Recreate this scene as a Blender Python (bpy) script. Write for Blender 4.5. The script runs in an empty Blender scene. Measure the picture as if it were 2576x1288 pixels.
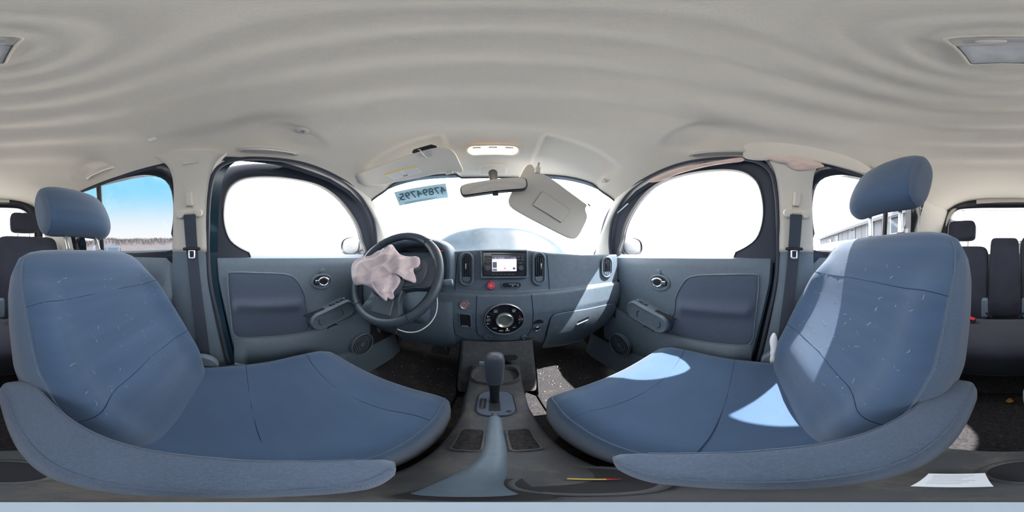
import bpy, bmesh, math, random
from math import sin, cos, pi, radians, sqrt, atan2, exp, log, hypot
from mathutils import Vector, Matrix, noise as mnoise
random.seed(7)
S = bpy.context.scene
COL = S.collection
V = Vector
EYE = 0.78            # height of the eye above the car floor; all numbers below are metres from the eye

# ------------------------------------------------------------------ camera, sky, sun, exposure
cam = bpy.data.cameras.new('camera')
cam.type = 'PANO'
try:
    cam.panorama_type = 'EQUIRECTANGULAR'
except Exception:
    pass
try:
    cam.cycles.panorama_type = 'EQUIRECTANGULAR'
except Exception:
    pass
cam.clip_start = 0.005
cam.clip_end = 2000
camo = bpy.data.objects.new('camera', cam)
camo.location = (0, 0, EYE)
camo.rotation_euler = (radians(90), 0, radians(-(1288 - 1240) * 360 / 2576))
COL.objects.link(camo)
S.camera = camo
S.view_settings.view_transform = 'Standard'
try:
    S.view_settings.look = 'None'
except Exception:
    pass
S.view_settings.exposure = 0.45
S.view_settings.gamma = 1.0
S.view_settings.use_curve_mapping = False
S.cycles.max_bounces = 9
S.cycles.diffuse_bounces = 6
S.cycles.glossy_bounces = 4
S.cycles.transparent_max_bounces = 10
S.cycles.use_adaptive_sampling = True
S.cycles.adaptive_threshold = 0.02
S.cycles.caustics_reflective = False
S.cycles.caustics_refractive = False
S.cycles.sample_clamp_indirect = 12

SKY_WHITE, SKY_BLUE, SUN_E = 5.6, 0.76, 18.0
W = bpy.data.worlds.new('sky')
S.world = W
W.use_nodes = True
nt = W.node_tree
nt.nodes.clear()
def wn(t, **k):
    n = nt.nodes.new(t)
    for a, b in k.items():
        setattr(n, a, b)
    return n
out = wn('ShaderNodeOutputWorld'); bg = wn('ShaderNodeBackground'); nt.links.new(bg.outputs[0], out.inputs[0])
tc = wn('ShaderNodeTexCoord'); nrm = wn('ShaderNodeVectorMath', operation='NORMALIZE')
nt.links.new(tc.outputs['Generated'], nrm.inputs[0])
sep = wn('ShaderNodeSeparateXYZ'); nt.links.new(nrm.outputs[0], sep.inputs[0])
ns = wn('ShaderNodeTexNoise'); ns.inputs['Scale'].default_value = 3.2; ns.inputs['Detail'].default_value = 6
nt.links.new(nrm.outputs[0], ns.inputs['Vector'])
# a clear gap in thin bright cloud, over the driver's rear shoulder
dt = wn('ShaderNodeVectorMath', operation='DOT_PRODUCT'); nt.links.new(nrm.outputs[0], dt.inputs[0])
_a, _e = radians(-130), radians(26)
dt.inputs[1].default_value = (sin(_a) * cos(_e), cos(_a) * cos(_e), sin(_e))
ad = wn('ShaderNodeMath', operation='MULTIPLY_ADD'); nt.links.new(ns.outputs[0], ad.inputs[0]); ad.inputs[1].default_value = -0.16
nt.links.new(dt.outputs['Value'], ad.inputs[2])
gm = wn('ShaderNodeMapRange', interpolation_type='SMOOTHSTEP'); nt.links.new(ad.outputs[0], gm.inputs[0])
gm.inputs[1].default_value = 0.74; gm.inputs[2].default_value = 0.86
hz = wn('ShaderNodeMapRange', interpolation_type='SMOOTHSTEP'); nt.links.new(sep.outputs[2], hz.inputs[0])
hz.inputs[1].default_value = 0.10; hz.inputs[2].default_value = 0.42
bl = wn('ShaderNodeMix', data_type='RGBA'); nt.links.new(hz.outputs[0], bl.inputs[0])
bl.inputs[6].default_value = (1.0, 1.0, 1.0, 1); bl.inputs[7].default_value = (0.30, 0.74, 1.0, 1)
sb = wn('ShaderNodeVectorMath', operation='SCALE'); nt.links.new(bl.outputs[2], sb.inputs[0]); sb.inputs[3].default_value = SKY_BLUE
mx = wn('ShaderNodeMix', data_type='RGBA'); nt.links.new(gm.outputs[0], mx.inputs[0])
mx.inputs[6].default_value = (0.96 * SKY_WHITE, 0.985 * SKY_WHITE, 1.0 * SKY_WHITE, 1); nt.links.new(sb.outputs[0], mx.inputs[7])
nt.links.new(mx.outputs[2], bg.inputs[0])
bg.inputs[1].default_value = 1.0

sun = bpy.data.lights.new('sun', 'SUN'); sun.energy = SUN_E; sun.angle = radians(0.6); sun.color = (1.0, 0.97, 0.92)
suno = bpy.data.objects.new('sun', sun); COL.objects.link(suno)
suno.location = (3, -3, 10)
suno.rotation_euler = V((-0.47, 0.42, -1.0)).to_track_quat('-Z', 'Y').to_euler()

# ------------------------------------------------------------------ directions
def ray(u, v):
    a = radians((u - 1240) * 360 / 2576); e = radians(90 - v * 180 / 1288)
    return V((sin(a) * cos(e), cos(a) * cos(e), sin(e)))
def PX(u, v, x):
    d = ray(u, v); return d * (x / d.x)
def PY(u, v, y):
    d = ray(u, v); return d * (y / d.y)
def PZ(u, v, z):
    d = ray(u, v); return d * (z / d.z)
def PP(u, v, p, n):
    d = ray(u, v); n = V(n); return d * (V(p).dot(n) / d.dot(n))
def XS(z):                       # inner face of the car's sides, leaning in above the belt line
    return 0.70 - 0.30 * max(z, 0.0)
def PS(u, v, off=0.0):           # a point on that face (either side)
    d = ray(u, v); s = 1 if d.x > 0 else -1
    if d.z > 0:
        t = (0.70 + off) / (abs(d.x) + 0.30 * d.z)
    else:
        t = (0.70 + off) / abs(d.x)
    return d * t
def lerp(a, b, t): return a + (b - a) * t
def clamp(x, a=0.0, b=1.0): return max(a, min(b, x))
def sstep(a, b, x):
    t = clamp((x - a) / (b - a)); return t * t * (3 - 2 * t)
def interp(tab, x):
    if x <= tab[0][0]: return tab[0][1]
    for (x0, y0), (x1, y1) in zip(tab, tab[1:]):
        if x <= x1: return y0 + (y1 - y0) * (x - x0) / (x1 - x0)
    return tab[-1][1]
def resample(pts, n, closed=False):
    pts = [V(p) for p in pts]
    if closed: pts = pts + [pts[0]]
    L = [0.0]
    for a, b in zip(pts, pts[1:]): L.append(L[-1] + (b - a).length)
    res = []; m = n if closed else n - 1; j = 0
    for i in range(n):
        s = L[-1] * i / m
        while j < len(L) - 2 and L[j + 1] < s: j += 1
        t = 0 if L[j + 1] == L[j] else (s - L[j]) / (L[j + 1] - L[j])
        res.append(pts[j].lerp(pts[j + 1], clamp(t)))
    return res
def catmull(pts, n, closed=False):
    pts = [V(p) for p in pts]; N = len(pts); res = []
    segs = N if closed else N - 1
    for i in range(segs):
        if closed: p0, p1, p2, p3 = pts[i - 1], pts[i], pts[(i + 1) % N], pts[(i + 2) % N]
        else: p0, p1, p2, p3 = pts[max(i - 1, 0)], pts[i], pts[i + 1], pts[min(i + 2, N - 1)]
        for k in range(n):
            t = k / n
            res.append(0.5 * ((2 * p1) + (p2 - p0) * t + (2 * p0 - 5 * p1 + 4 * p2 - p3) * t * t + (3 * p1 - p0 - 3 * p2 + p3) * t ** 3))
    if not closed: res.append(pts[-1])
    return res

# ------------------------------------------------------------------ materials
MATS = {}
def mat(name, col, rough=0.6, metal=0.0, var=0.0, vscale=20, bump=0.0, bscale=200, emit=None, estr=0.0, spec=0.4, sheen=0.0, stretch=None, dirt=None, coat=0.0):
    m = bpy.data.materials.new(name); m.use_nodes = True
    t = m.node_tree; b = t.nodes['Principled BSDF']
    b.inputs['Base Color'].default_value = (*col, 1); b.inputs['Roughness'].default_value = rough
    b.inputs['Metallic'].default_value = metal
    b.inputs['Specular IOR Level'].default_value = spec
    if coat: b.inputs['Coat Weight'].default_value = coat
    if sheen:
        b.inputs['Sheen Weight'].default_value = sheen; b.inputs['Sheen Roughness'].default_value = 0.5
    tcn = t.nodes.new('ShaderNodeTexCoord'); src = tcn.outputs['Object']
    if stretch:
        mp = t.nodes.new('ShaderNodeMapping'); mp.inputs['Scale'].default_value = stretch
        t.links.new(src, mp.inputs[0]); src = mp.outputs[0]
    colout = None
    if var:
        n = t.nodes.new('ShaderNodeTexNoise'); n.inputs['Scale'].default_value = vscale; n.inputs['Detail'].default_value = 5
        t.links.new(src, n.inputs['Vector'])
        r = t.nodes.new('ShaderNodeMix'); r.data_type = 'RGBA'
        r.inputs[6].default_value = (*[c * (1 - var) for c in col], 1); r.inputs[7].default_value = (*[min(1, c * (1 + var)) for c in col], 1)
        mr = t.nodes.new('ShaderNodeMapRange'); mr.inputs[1].default_value = 0.3; mr.inputs[2].default_value = 0.7
        t.links.new(n.outputs[0], mr.inputs[0]); t.links.new(mr.outputs[0], r.inputs[0]); colout = r.outputs[2]
    if dirt:
        dcol, dscale, lo, hi = dirt
        n2 = t.nodes.new('ShaderNodeTexNoise'); n2.inputs['Scale'].default_value = dscale; n2.inputs['Detail'].default_value = 8; n2.inputs['Roughness'].default_value = 0.7
        t.links.new(tcn.outputs['Object'], n2.inputs['Vector'])
        m2 = t.nodes.new('ShaderNodeMapRange'); m2.inputs[1].default_value = lo; m2.inputs[2].default_value = hi; t.links.new(n2.outputs[0], m2.inputs[0])
        r2 = t.nodes.new('ShaderNodeMix'); r2.data_type = 'RGBA'; t.links.new(m2.outputs[0], r2.inputs[0])
        if colout: t.links.new(colout, r2.inputs[6])
        else: r2.inputs[6].default_value = (*col, 1)
        r2.inputs[7].default_value = (*dcol, 1); colout = r2.outputs[2]
    if colout: t.links.new(colout, b.inputs['Base Color'])
    if bump:
        n = t.nodes.new('ShaderNodeTexNoise'); n.inputs['Scale'].default_value = bscale; n.inputs['Detail'].default_value = 3
        t.links.new(src, n.inputs['Vector'])
        bp = t.nodes.new('ShaderNodeBump'); bp.inputs['Strength'].default_value = bump; bp.inputs['Distance'].default_value = 0.002
        t.links.new(n.outputs[0], bp.inputs['Height']); t.links.new(bp.outputs[0], b.inputs['Normal'])
    if emit:
        b.inputs['Emission Color'].default_value = (*emit, 1); b.inputs['Emission Strength'].default_value = estr
    MATS[name] = m
    return m
def glass(name, tint, refl=0.06):
    m = bpy.data.materials.new(name); m.use_nodes = True; t = m.node_tree; t.nodes.clear()
    o = t.nodes.new('ShaderNodeOutputMaterial'); mixn = t.nodes.new('ShaderNodeMixShader')
    tr = t.nodes.new('ShaderNodeBsdfTransparent'); tr.inputs[0].default_value = (*tint, 1)
    gl = t.nodes.new('ShaderNodeBsdfGlossy'); gl.inputs['Roughness'].default_value = 0.02
    lw = t.nodes.new('ShaderNodeLayerWeight'); lw.inputs[0].default_value = 0.18
    mr = t.nodes.new('ShaderNodeMapRange'); mr.inputs[3].default_value = refl * 0.5; mr.inputs[4].default_value = refl * 4
    t.links.new(lw.outputs['Fresnel'], mr.inputs[0]); t.links.new(mr.outputs[0], mixn.inputs[0])
    t.links.new(tr.outputs[0], mixn.inputs[1]); t.links.new(gl.outputs[0], mixn.inputs[2]); t.links.new(mixn.outputs[0], o.inputs[0])
    MATS[name] = m; return m

mat('headliner', (0.735, 0.675, 0.595), 0.95, var=0.03, vscale=300, bump=0.25, bscale=700, spec=0.1)
mat('trim', (0.68, 0.635, 0.565), 0.55, bump=0.12, bscale=900, spec=0.35)
mat('dark', (0.128, 0.168, 0.215), 0.50, var=0.05, vscale=60, bump=0.2, bscale=900, spec=0.45)
mat('darkdusty', (0.122, 0.160, 0.205), 0.6, var=0.08, vscale=40, bump=0.2, bscale=900, spec=0.4, dirt=((0.23, 0.21, 0.18), 14, 0.57, 0.80))
mat('insert', (0.090, 0.115, 0.165), 0.85, var=0.08, vscale=200, bump=0.3, bscale=800, sheen=0.15, spec=0.2)
mat('black', (0.020, 0.022, 0.028), 0.5, spec=0.4)
mat('rubber', (0.040, 0.046, 0.066), 0.6, spec=0.4)
mat('gloss_black', (0.018, 0.020, 0.028), 0.18, spec=0.5)
mat('seatshaded', (0.034, 0.036, 0.052), 0.95, var=0.10, vscale=9, bump=0.35, bscale=900, sheen=0.15, spec=0.1)  # seat cloth for the rear bench, weaker light there put into its darker colour
mat('console', (0.072, 0.076, 0.086), 0.6, var=0.10, vscale=40, bump=0.2, bscale=900, spec=0.4, dirt=((0.17, 0.15, 0.125), 16, 0.50, 0.78))
mat('seat', (0.053, 0.092, 0.162), 0.95, var=0.10, vscale=9, bump=0.35, bscale=900, sheen=0.25, spec=0.15, stretch=(0.35, 1, 3.2))
mat('seatside', (0.080, 0.110, 0.165), 0.95, var=0.10, vscale=400, bump=0.5, bscale=700, sheen=0.25, spec=0.15)
mat('seam', (0.026, 0.045, 0.080), 0.95, spec=0.1)
mat('carpet', (0.042, 0.040, 0.042), 1.0, var=0.35, vscale=120, bump=0.8, bscale=500, spec=0.05, dirt=((0.14, 0.115, 0.085), 11, 0.56, 0.86))
mat('belt', (0.055, 0.066, 0.092), 0.75, var=0.12, vscale=300, stretch=(1, 1, 0.02), spec=0.3)
mat('chrome', (0.88, 0.89, 0.92), 0.07, metal=1.0)
mat('steel', (0.62, 0.64, 0.68), 0.22, metal=1.0)
mat('silver', (0.52, 0.54, 0.58), 0.35, metal=0.85)
mat('leather', (0.045, 0.060, 0.082), 0.38, var=0.08, vscale=80, bump=0.35, bscale=500, spec=0.5)
mat('wheelplastic', (0.075, 0.085, 0.105), 0.4, spec=0.45)
mat('airbag', (0.70, 0.585, 0.60), 0.9, var=0.04, vscale=30, bump=0.2, bscale=900, spec=0.1)
mat('curtain', (0.78, 0.60, 0.53), 0.9, var=0.05, vscale=30, spec=0.1)
mat('whitecloth', (0.82, 0.84, 0.90), 0.9, spec=0.1)
mat('mirror', (0.80, 0.80, 0.79), 0.02, metal=1.0)
mat('lamp_ring', (0.72, 0.66, 0.58), 0.35)
mat('lamp_on', (1.0, 0.75, 0.45), 0.4, emit=(1.0, 0.72, 0.40), estr=1.3)
mat('bulb_on', (1.0, 0.95, 0.85), 0.4, emit=(1.0, 0.90, 0.72), estr=7.0)
mat('lens', (0.60, 0.60, 0.60), 0.25, var=0.12, vscale=30, bump=0.4, bscale=300, spec=0.5)
mat('white', (0.80, 0.80, 0.80), 0.6)
mat('paper', (0.80, 0.84, 0.92), 0.7)
mat('yellow', (0.80, 0.60, 0.14), 0.6)
mat('ink', (0.16, 0.17, 0.18), 0.7)
mat('inkgrey', (0.45, 0.46, 0.48), 0.7)
mat('sticker', (0.62, 0.86, 0.93), 0.6)
mat('stickerink', (0.04, 0.10, 0.13), 0.6)
mat('red', (0.80, 0.06, 0.10), 0.4)
mat('redbright', (0.85, 0.05, 0.06), 0.4)
mat('pinkbutton', (0.55, 0.27, 0.26), 0.4)
mat('screen', (0.2, 0.2, 0.22), 0.3, emit=(0.80, 0.76, 0.90), estr=0.85)
mat('screenbar', (0.05, 0.05, 0.08), 0.3, emit=(0.10, 0.10, 0.18), estr=0.5)
mat('screenred', (0.5, 0.1, 0.1), 0.3, emit=(0.70, 0.12, 0.10), estr=0.7)
mat('glyph', (0.72, 0.76, 0.82), 0.5, emit=(0.6, 0.65, 0.72), estr=0.10)
mat('glyphdim', (0.30, 0.34, 0.40), 0.5)
mat('amber', (1, 0.5, 0.1), 0.4, emit=(1.0, 0.45, 0.08), estr=3.0)
mat('lcd', (0.20, 0.23, 0.20), 0.25)
mat('glowred', (0.25, 0.03, 0.03), 0.5, emit=(0.8, 0.08, 0.05), estr=0.35)
mat('arrowred', (0.7, 0.10, 0.12), 0.5)
mat('arrowblue', (0.10, 0.35, 0.75), 0.5)
mat('paint', (0.012, 0.024, 0.036), 0.45, var=0.30, vscale=9, spec=0.3, dirt=((0.04, 0.05, 0.06), 14, 0.58, 0.85))
mat('paintdark', (0.012, 0.035, 0.055), 0.15, spec=0.6, coat=0.6)
mat('ground', (0.42, 0.41, 0.40), 0.95, var=0.2, vscale=0.6)
mat('hill', (0.022, 0.018, 0.020), 1.0, var=0.3, vscale=0.8)
mat('bark', (0.030, 0.023, 0.026), 1.0)
mat('siding', (0.075, 0.080, 0.092), 0.7, var=0.03, vscale=2)
mat('roofing', (0.035, 0.045, 0.058), 0.7)
mat('winglass', (0.02, 0.03, 0.045), 0.25, spec=0.25)
mat('carwhite', (0.16, 0.165, 0.175), 0.4, spec=0.4)
mat('jeep', (0.015, 0.03, 0.05), 0.3, spec=0.5)
mat('leaf', (0.42, 0.17, 0.05), 0.8)
mat('crumb', (0.50, 0.47, 0.42), 0.9)
mat('pole', (0.36, 0.44, 0.53), 0.55)
mat('wood', (0.55, 0.40, 0.20), 0.6)
glass('pane', (0.97, 0.985, 1.0), 0.045)
glass('paneclear', (0.98, 0.99, 1.0), 0.05)
glass('privacy', (0.86, 0.93, 0.97), 0.05)

# ------------------------------------------------------------------ objects
def rootmesh(o):
    o.location = (0, 0, EYE)
def thing(name, label, cat, loc=(0, 0, 0), rotz=0.0, group=None, kind=None):
    o = bpy.data.objects.new(name, None); COL.objects.link(o)
    o.empty_display_size = 0.05
    o.location = V(loc) + V((0, 0, EYE)); o.rotation_euler = (0, 0, rotz)
    o['label'] = label
    o['category'] = cat
    if group: o['group'] = group
    if kind: o['kind'] = kind
    o['_base'] = list(loc)
    return o
def base_of(o):
    while o.parent: o = o.parent
    return V(o['_base']) if '_base' in o else V((0, 0, 0))
def link(me, name, parent=None, label=None, cat=None, group=None, kind=None):
    """vertices are given from the eye; a child is moved back by its thing's base"""
    o = bpy.data.objects.new(name, me); COL.objects.link(o)
    if parent is not None:
        o.parent = parent
        if parent.parent is None and parent.type == 'EMPTY':
            o.location = -base_of(parent)
        else:
            o.location = (0, 0, 0)
    else:
        o.location = (0, 0, EYE)
        o['_base'] = [0, 0, 0]
    if label: o['label'] = label
    if cat: o['category'] = cat
    if group: o['group'] = group
    if kind: o['kind'] = kind
    return o
def mk(name, verts, faces, m, parent=None, smooth=True, angle=40, bevel=0, bseg=2, subsurf=0, solid=0, recalc=True, **k):
    me = bpy.data.meshes.new(name)
    me.from_pydata([tuple(v) for v in verts], [], [tuple(f) for f in faces])
    if recalc:
        bm = bmesh.new(); bm.from_mesh(me)
        bmesh.ops.remove_doubles(bm, verts=bm.verts, dist=1e-6)
        bmesh.ops.recalc_face_normals(bm, faces=bm.faces)
        bm.to_mesh(me); bm.free()
    me.materials.append(MATS[m] if isinstance(m, str) else m)
    if smooth:
        me.polygons.foreach_set('use_smooth', [True] * len(me.polygons))
        try: me.set_sharp_from_angle(angle=radians(angle))
        except Exception: pass
    me.update()
    o = link(me, name, parent, **k)
    if solid:
        md = o.modifiers.new('solid', 'SOLIDIFY'); md.thickness = solid; md.offset = 0
    if bevel:
        md = o.modifiers.new('bevel', 'BEVEL'); md.width = bevel; md.segments = bseg; md.limit_method = 'ANGLE'; md.angle_limit = radians(35)
    if subsurf:
        md = o.modifiers.new('sub', 'SUBSURF'); md.levels = subsurf; md.render_levels = subsurf
    return o
def grid(name, nu, nv, f, m, parent=None, closeu=False, **k):
    verts = []; faces = []
    for j in range(nv + 1):
        for i in range(nu + (0 if closeu else 1)):
            verts.append(f(i / nu, j / nv))
    n = nu if closeu else nu + 1
    for j in range(nv):
        for i in range(nu):
            a = j * n + i; b = j * n + (i + 1) % n
            faces.append((a, b, b + n, a + n))
    return mk(name, verts, faces, m, parent, **k)
def loft(name, rings, m, parent=None, caps=True, closed=True, **k):
    n = len(rings[0]); verts = [p for r in rings for p in r]; faces = []
    for j in range(len(rings) - 1):
        for i in range(n if closed else n - 1):
            a = j * n + i; b = j * n + (i + 1) % n
            faces.append((a, b, b + n, a + n))
    if caps and closed:
        faces.append(tuple(range(n - 1, -1, -1))); faces.append(tuple(range((len(rings) - 1) * n, len(rings) * n)))
    return mk(name, verts, faces, m, parent, **k)
def tube(name, pts, r, m, parent=None, seg=10, closed=False, flat=1.0, **k):
    pts = [V(p) for p in pts]; n = len(pts); rings = []
    up = None
    for i, p in enumerate(pts):
        if closed: d = pts[(i + 1) % n] - pts[i - 1]
        else: d = pts[min(i + 1, n - 1)] - pts[max(i - 1, 0)]
        d.normalize()
        if up is None:
            up = V((0, 0, 1)) if abs(d.z) < 0.9 else V((1, 0, 0))
        up = (up - d * up.dot(d)).normalized(); s = d.cross(up)
        rr = r[i] if isinstance(r, (list, tuple)) else r
        rings.append([p + (up * cos(2 * pi * q / seg) * flat + s * sin(2 * pi * q / seg)) * rr for q in range(seg)])
    if closed: rings.append(rings[0])
    return loft(name, rings, m, parent, caps=not closed, **k)
def frame_of(n, up=(0, 0, 1)):
    n = V(n).normalized(); up = V(up); r = up.cross(n)
    if r.length < 1e-4: r = V((1, 0, 0))
    r.normalize(); u = n.cross(r).normalized()
    return r, u, n          # right, up, normal (towards the viewer of the face)
def rrect(w, h, r, n=6):
    pts = []
    for cx, cy, a0 in ((w / 2 - r, h / 2 - r, 0), (-w / 2 + r, h / 2 - r, 90), (-w / 2 + r, -h / 2 + r, 180), (w / 2 - r, -h / 2 + r, 270)):
        for i in range(n + 1):
            a = radians(a0 + 90 * i / n); pts.append((cx + r * cos(a), cy + r * sin(a)))
    return pts
def ell(a, b, n=40): return [(a * cos(2 * pi * i / n), b * sin(2 * pi * i / n)) for i in range(n)]
def plate(name, outline, c, n, depth, m, parent=None, up=(0, 0, 1), bevel=0.0, bseg=2, **k):
    """a solid cut from a 2-D outline; its face lies at c and looks along n; it goes depth deep"""
    r, u, n = frame_of(n, up); c = V(c); N = len(outline)
    f = [c + r * a + u * b for a, b in outline]; bk = [p - n * depth for p in f]
    faces = [tuple(range(N)), tuple(range(2 * N - 1, N - 1, -1))]
    for i in range(N): faces.append((i, N + i, N + (i + 1) % N, (i + 1) % N))
    return mk(name, f + bk, faces, m, parent, bevel=bevel, bseg=bseg, angle=30, **k)
def plate3(name, pts, n, depth, m, parent=None, bevel=0.0, bseg=2, **k):
    n = V(n).normalized(); N = len(pts); pts = [V(p) for p in pts]
    bk = [p - n * depth for p in pts]
    faces = [tuple(range(N)), tuple(range(2 * N - 1, N - 1, -1))]
    for i in range(N): faces.append((i, N + i, N + (i + 1) % N, (i + 1) % N))
    return mk(name, pts + bk, faces, m, parent, bevel=bevel, bseg=bseg, angle=30, **k)
def ringplate(name, o1, o2, c, n, h1, h2, m, parent=None, up=(0, 0, 1), inner_drop=None, **k):
    """a raised frame between two outlines with the same number of points: outer foot, outer top, inner top, inner foot"""
    r, u, n = frame_of(n, up); c = V(c)
    def P(o, h): return [c + r * a + u * b + n * h for a, b in o]
    mid = [((a[0] * .6 + b[0] * .4), (a[1] * .6 + b[1] * .4)) for a, b in zip(o1, o2)]
    mid2 = [((a[0] * .3 + b[0] * .7), (a[1] * .3 + b[1] * .7)) for a, b in zip(o1, o2)]
    rings = [P(o1, 0), P(o1, h1 * .6), P(mid, h1), P(mid2, h1), P(o2, h2 if inner_drop is None else h1 * .6)]
    if inner_drop is not None: rings.append(P(o2, -inner_drop))
    return loft(name, rings, m, parent, caps=False, **k)
def lathe(name, prof, c, n, m, parent=None, seg=40, up=(0, 0, 1), **k):
    r, u, n = frame_of(n, up); c = V(c)
    rings = [[c + (r * cos(2 * pi * i / seg) + u * sin(2 * pi * i / seg)) * a + n * h for i in range(seg)] for a, h in prof]
    return loft(name, rings, m, parent, **k)
def rbox(name, size, c, m, parent=None, r=0.005, n=(0, -1, 0), up=(0, 0, 1), seg=3, **k):
    """box of (width, height, depth) centred at c, its front along n"""
    rr, u, nn = frame_of(n, up); c = V(c); w, h, d = [s / 2 for s in size]; verts = []
    for dz in (-d, d):
        for a, b in ((-w, -h), (w, -h), (w, h), (-w, h)): verts.append(c + rr * a + u * b + nn * dz)
    faces = [(0, 1, 2, 3), (4, 5, 6, 7), (0, 1, 5, 4), (1, 2, 6, 5), (2, 3, 7, 6), (3, 0, 4, 7)]
    return mk(name, verts, faces, m, parent, bevel=r, bseg=seg, **k)
def superell(name, c, ax, e, m, parent=None, nu=40, nv=24, f=None, **k):
    """superellipsoid with three half-axis vectors"""
    c = V(c); X, Y, Z = [V(a) for a in ax]
    def sp(x, p): return (abs(x) ** p) * (1 if x >= 0 else -1)
    def fn(i, j):
        th = 2 * pi * i; ph = -pi / 2 + pi * j
        x = sp(cos(ph), e[1]) * sp(cos(th), e[0]); y = sp(cos(ph), e[1]) * sp(sin(th), e[0]); z = sp(sin(ph), e[1])
        p = c + X * x + Y * y + Z * z
        return f(p, x, y, z) if f else p
    return grid(name, nu, nv, fn, m, parent, closeu=True, **k)
def blob(name, outline, n, thick, m, parent=None, centre=None, rings=16, fold=None, back=0.35, power=0.5, **k):
    """a soft sheet: a star-shaped 3-D outline filled with rings and puffed out along n"""
    n = V(n).normalized(); N = len(outline); outline = [V(p) for p in outline]
    c = V(centre) if centre is not None else sum(outline, V()) / N
    verts = []; faces = []
    for side in (1, -1):
        for j in range(1, rings + 1):
            t = j / rings
            for i in range(N):
                p = c.lerp(outline[i], t)
                h = thick * (1 - t ** 2.4) ** power * (1 if side > 0 else -back)
                if fold and side > 0: h += fold(p, t, 2 * pi * i / N)
                verts.append(p + n * h)
        hc = thick * (1 if side > 0 else -back) + (fold(c, 0, 0) if fold and side > 0 else 0)
        verts.append(c + n * hc)
    off = rings * N + 1
    for s in (0, 1):
        b = s * off
        for i in range(N): faces.append((b + i, b + (i + 1) % N, b + rings * N))
        for j in range(rings - 1):
            for i in range(N):
                a = b + j * N + i; d = b + j * N + (i + 1) % N
                faces.append((a, d, d + N, a + N))
    for i in range(N):
        a = (rings - 1) * N + i; d = (rings - 1) * N + (i + 1) % N
        faces.append((a, d, off + d, off + a))
    return mk(name, verts, faces, m, parent, **k)
def text(name, s, size, c, n, m, parent=None, up=(0, 0, 1), mirror=False, depth=0.0004, **k):
    cu = bpy.data.curves.new('lettering', 'FONT'); cu.body = s; cu.size = size; cu.align_x = 'CENTER'; cu.align_y = 'CENTER'
    cu.extrude = depth; cu.resolution_u = 3
    to = bpy.data.objects.new('lettering_source', cu); COL.objects.link(to)
    dg = bpy.context.evaluated_depsgraph_get(); dg.update()
    me = bpy.data.meshes.new_from_object(to.evaluated_get(dg))
    bpy.data.objects.remove(to); bpy.data.curves.remove(cu)
    r, u, nn = frame_of(n, up); c = V(c); sg = -1 if mirror else 1
    for v in me.vertices:
        p = v.co.copy(); v.co = c + r * (p.x * sg) + u * p.y + nn * p.z
    me.materials.clear(); me.materials.append(MATS[m]); me.name = name
    return link(me, name, parent, **k)
# ------------------------------------------------------------------ the setting: headliner, floor, sides, doors, screens
FLOOR = -0.78
def z_edge(y):
    return interp([(-1.6, .45), (-1.0, .43), (-.5, .412), (-.1, .408), (.15, .395), (.25, .380), (.38, .362), (.50, .330), (.62, .272), (.72, .20)], y)
def z_mid(y):
    return interp([(-1.6, .545), (-1.3, .55), (-.9, .55), (-.4, .548), (.1, .545), (.3, .530), (.5, .49), (.65, .445), (.80, .405)], y)
def y_front(s): return 0.785 - 0.165 * abs(s) ** 2.2
DOME = V((0.008, -0.172, 0.0))
def ripple(x, y):
    r = hypot(x - DOME.x, y - DOME.y)
    lam = 0.030 + 0.24 * r
    ph = 2 * pi / 0.24 * log(1 + 0.24 * r / 0.030)
    a = 0.42 * lam / (2 * pi) * sstep(0.03, 0.10, r) * (1 - sstep(0.50, 0.85, r))
    return a * cos(ph)
def bumpz(x, y):                       # pockets behind the two visors and dimples over the grab handles
    z = 0.0
    for sx in (-1, 1):
        px, py = sx * 0.335, 0.60
        qx = sstep(0.185, 0.155, abs(x - px)); qy = sstep(0.49, 0.535, y)
        z += 0.022 * qx * qy
        if True:
            d = hypot((x - sx * 0.50) / 0.055, (y - 0.19) / 0.13)
            z += 0.012 * (1 - sstep(0.55, 1.0, d))
            d = hypot((x - sx * 0.50) / 0.05, (y + 0.72) / 0.11)
            z += 0.010 * (1 - sstep(0.55, 1.0, d))
    return z
def roof(s, t):
    y = lerp(y_front(s), -1.52, t)
    ze = z_edge(y); zm = z_mid(y)
    x = s * XS(ze)
    k = abs(s) ** 5
    z = zm - (zm - ze) * k
    if abs(s) < 0.97: z += ripple(x, y) * (1 - sstep(.8, .97, abs(s))) + bumpz(x, y) * (1 - sstep(.9, .97, abs(s)))
    return V((x, y, z))
def roof_z(x, y):
    s = clamp(abs(x) / XS(z_edge(y)))
    return z_mid(y) - (z_mid(y) - z_edge(y)) * s ** 5
ceiling = grid('ceiling', 150, 300, lambda a, b: roof(a * 2 - 1, b), 'headliner', angle=80,
     label='pale grey cloth headliner with concentric ripples moulded around the rear dome lamp', cat='ceiling', kind='structure')
# outer roof skin, real sheet metal above the lining
def roofskin(a, b):
    p = roof(a * 2 - 1, b); s = a * 2 - 1
    return V((p.x * 1.10, p.y + (0.06 if b < .5 else -.06), z_mid(p.y) - (z_mid(p.y) - z_edge(p.y)) * abs(s) ** 5 + 0.035))
grid('roof_skin', 40, 60, roofskin, 'paintdark', ceiling)

# floor pan with toe board
def floorf(a, b):
    x = lerp(-0.74, 0.74, a)
    y, z = interp([(0, -1.55), (.55, .70), (.75, 1.02), (1, 1.36)], b), interp([(0, FLOOR), (.55, FLOOR), (.75, FLOOR + .06), (1, FLOOR + .42)], b)
    z += 0.004 * mnoise.noise(V((x * 6, y * 6, 1.0)))
    return V((x, y, z))
grid('floor', 60, 60, floorf, 'carpet', label='dirty dark carpet covering the car floor', cat='floor', kind='structure')
# firewall
grid('wall_front', 30, 12, lambda a, b: V((lerp(-.80, .80, a), 1.34 - .05 * b, lerp(-.60, -.02, b))), 'carpet', label='dark carpeted bulkhead beyond the pedals and under the dashboard', cat='wall', kind='structure')

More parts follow.
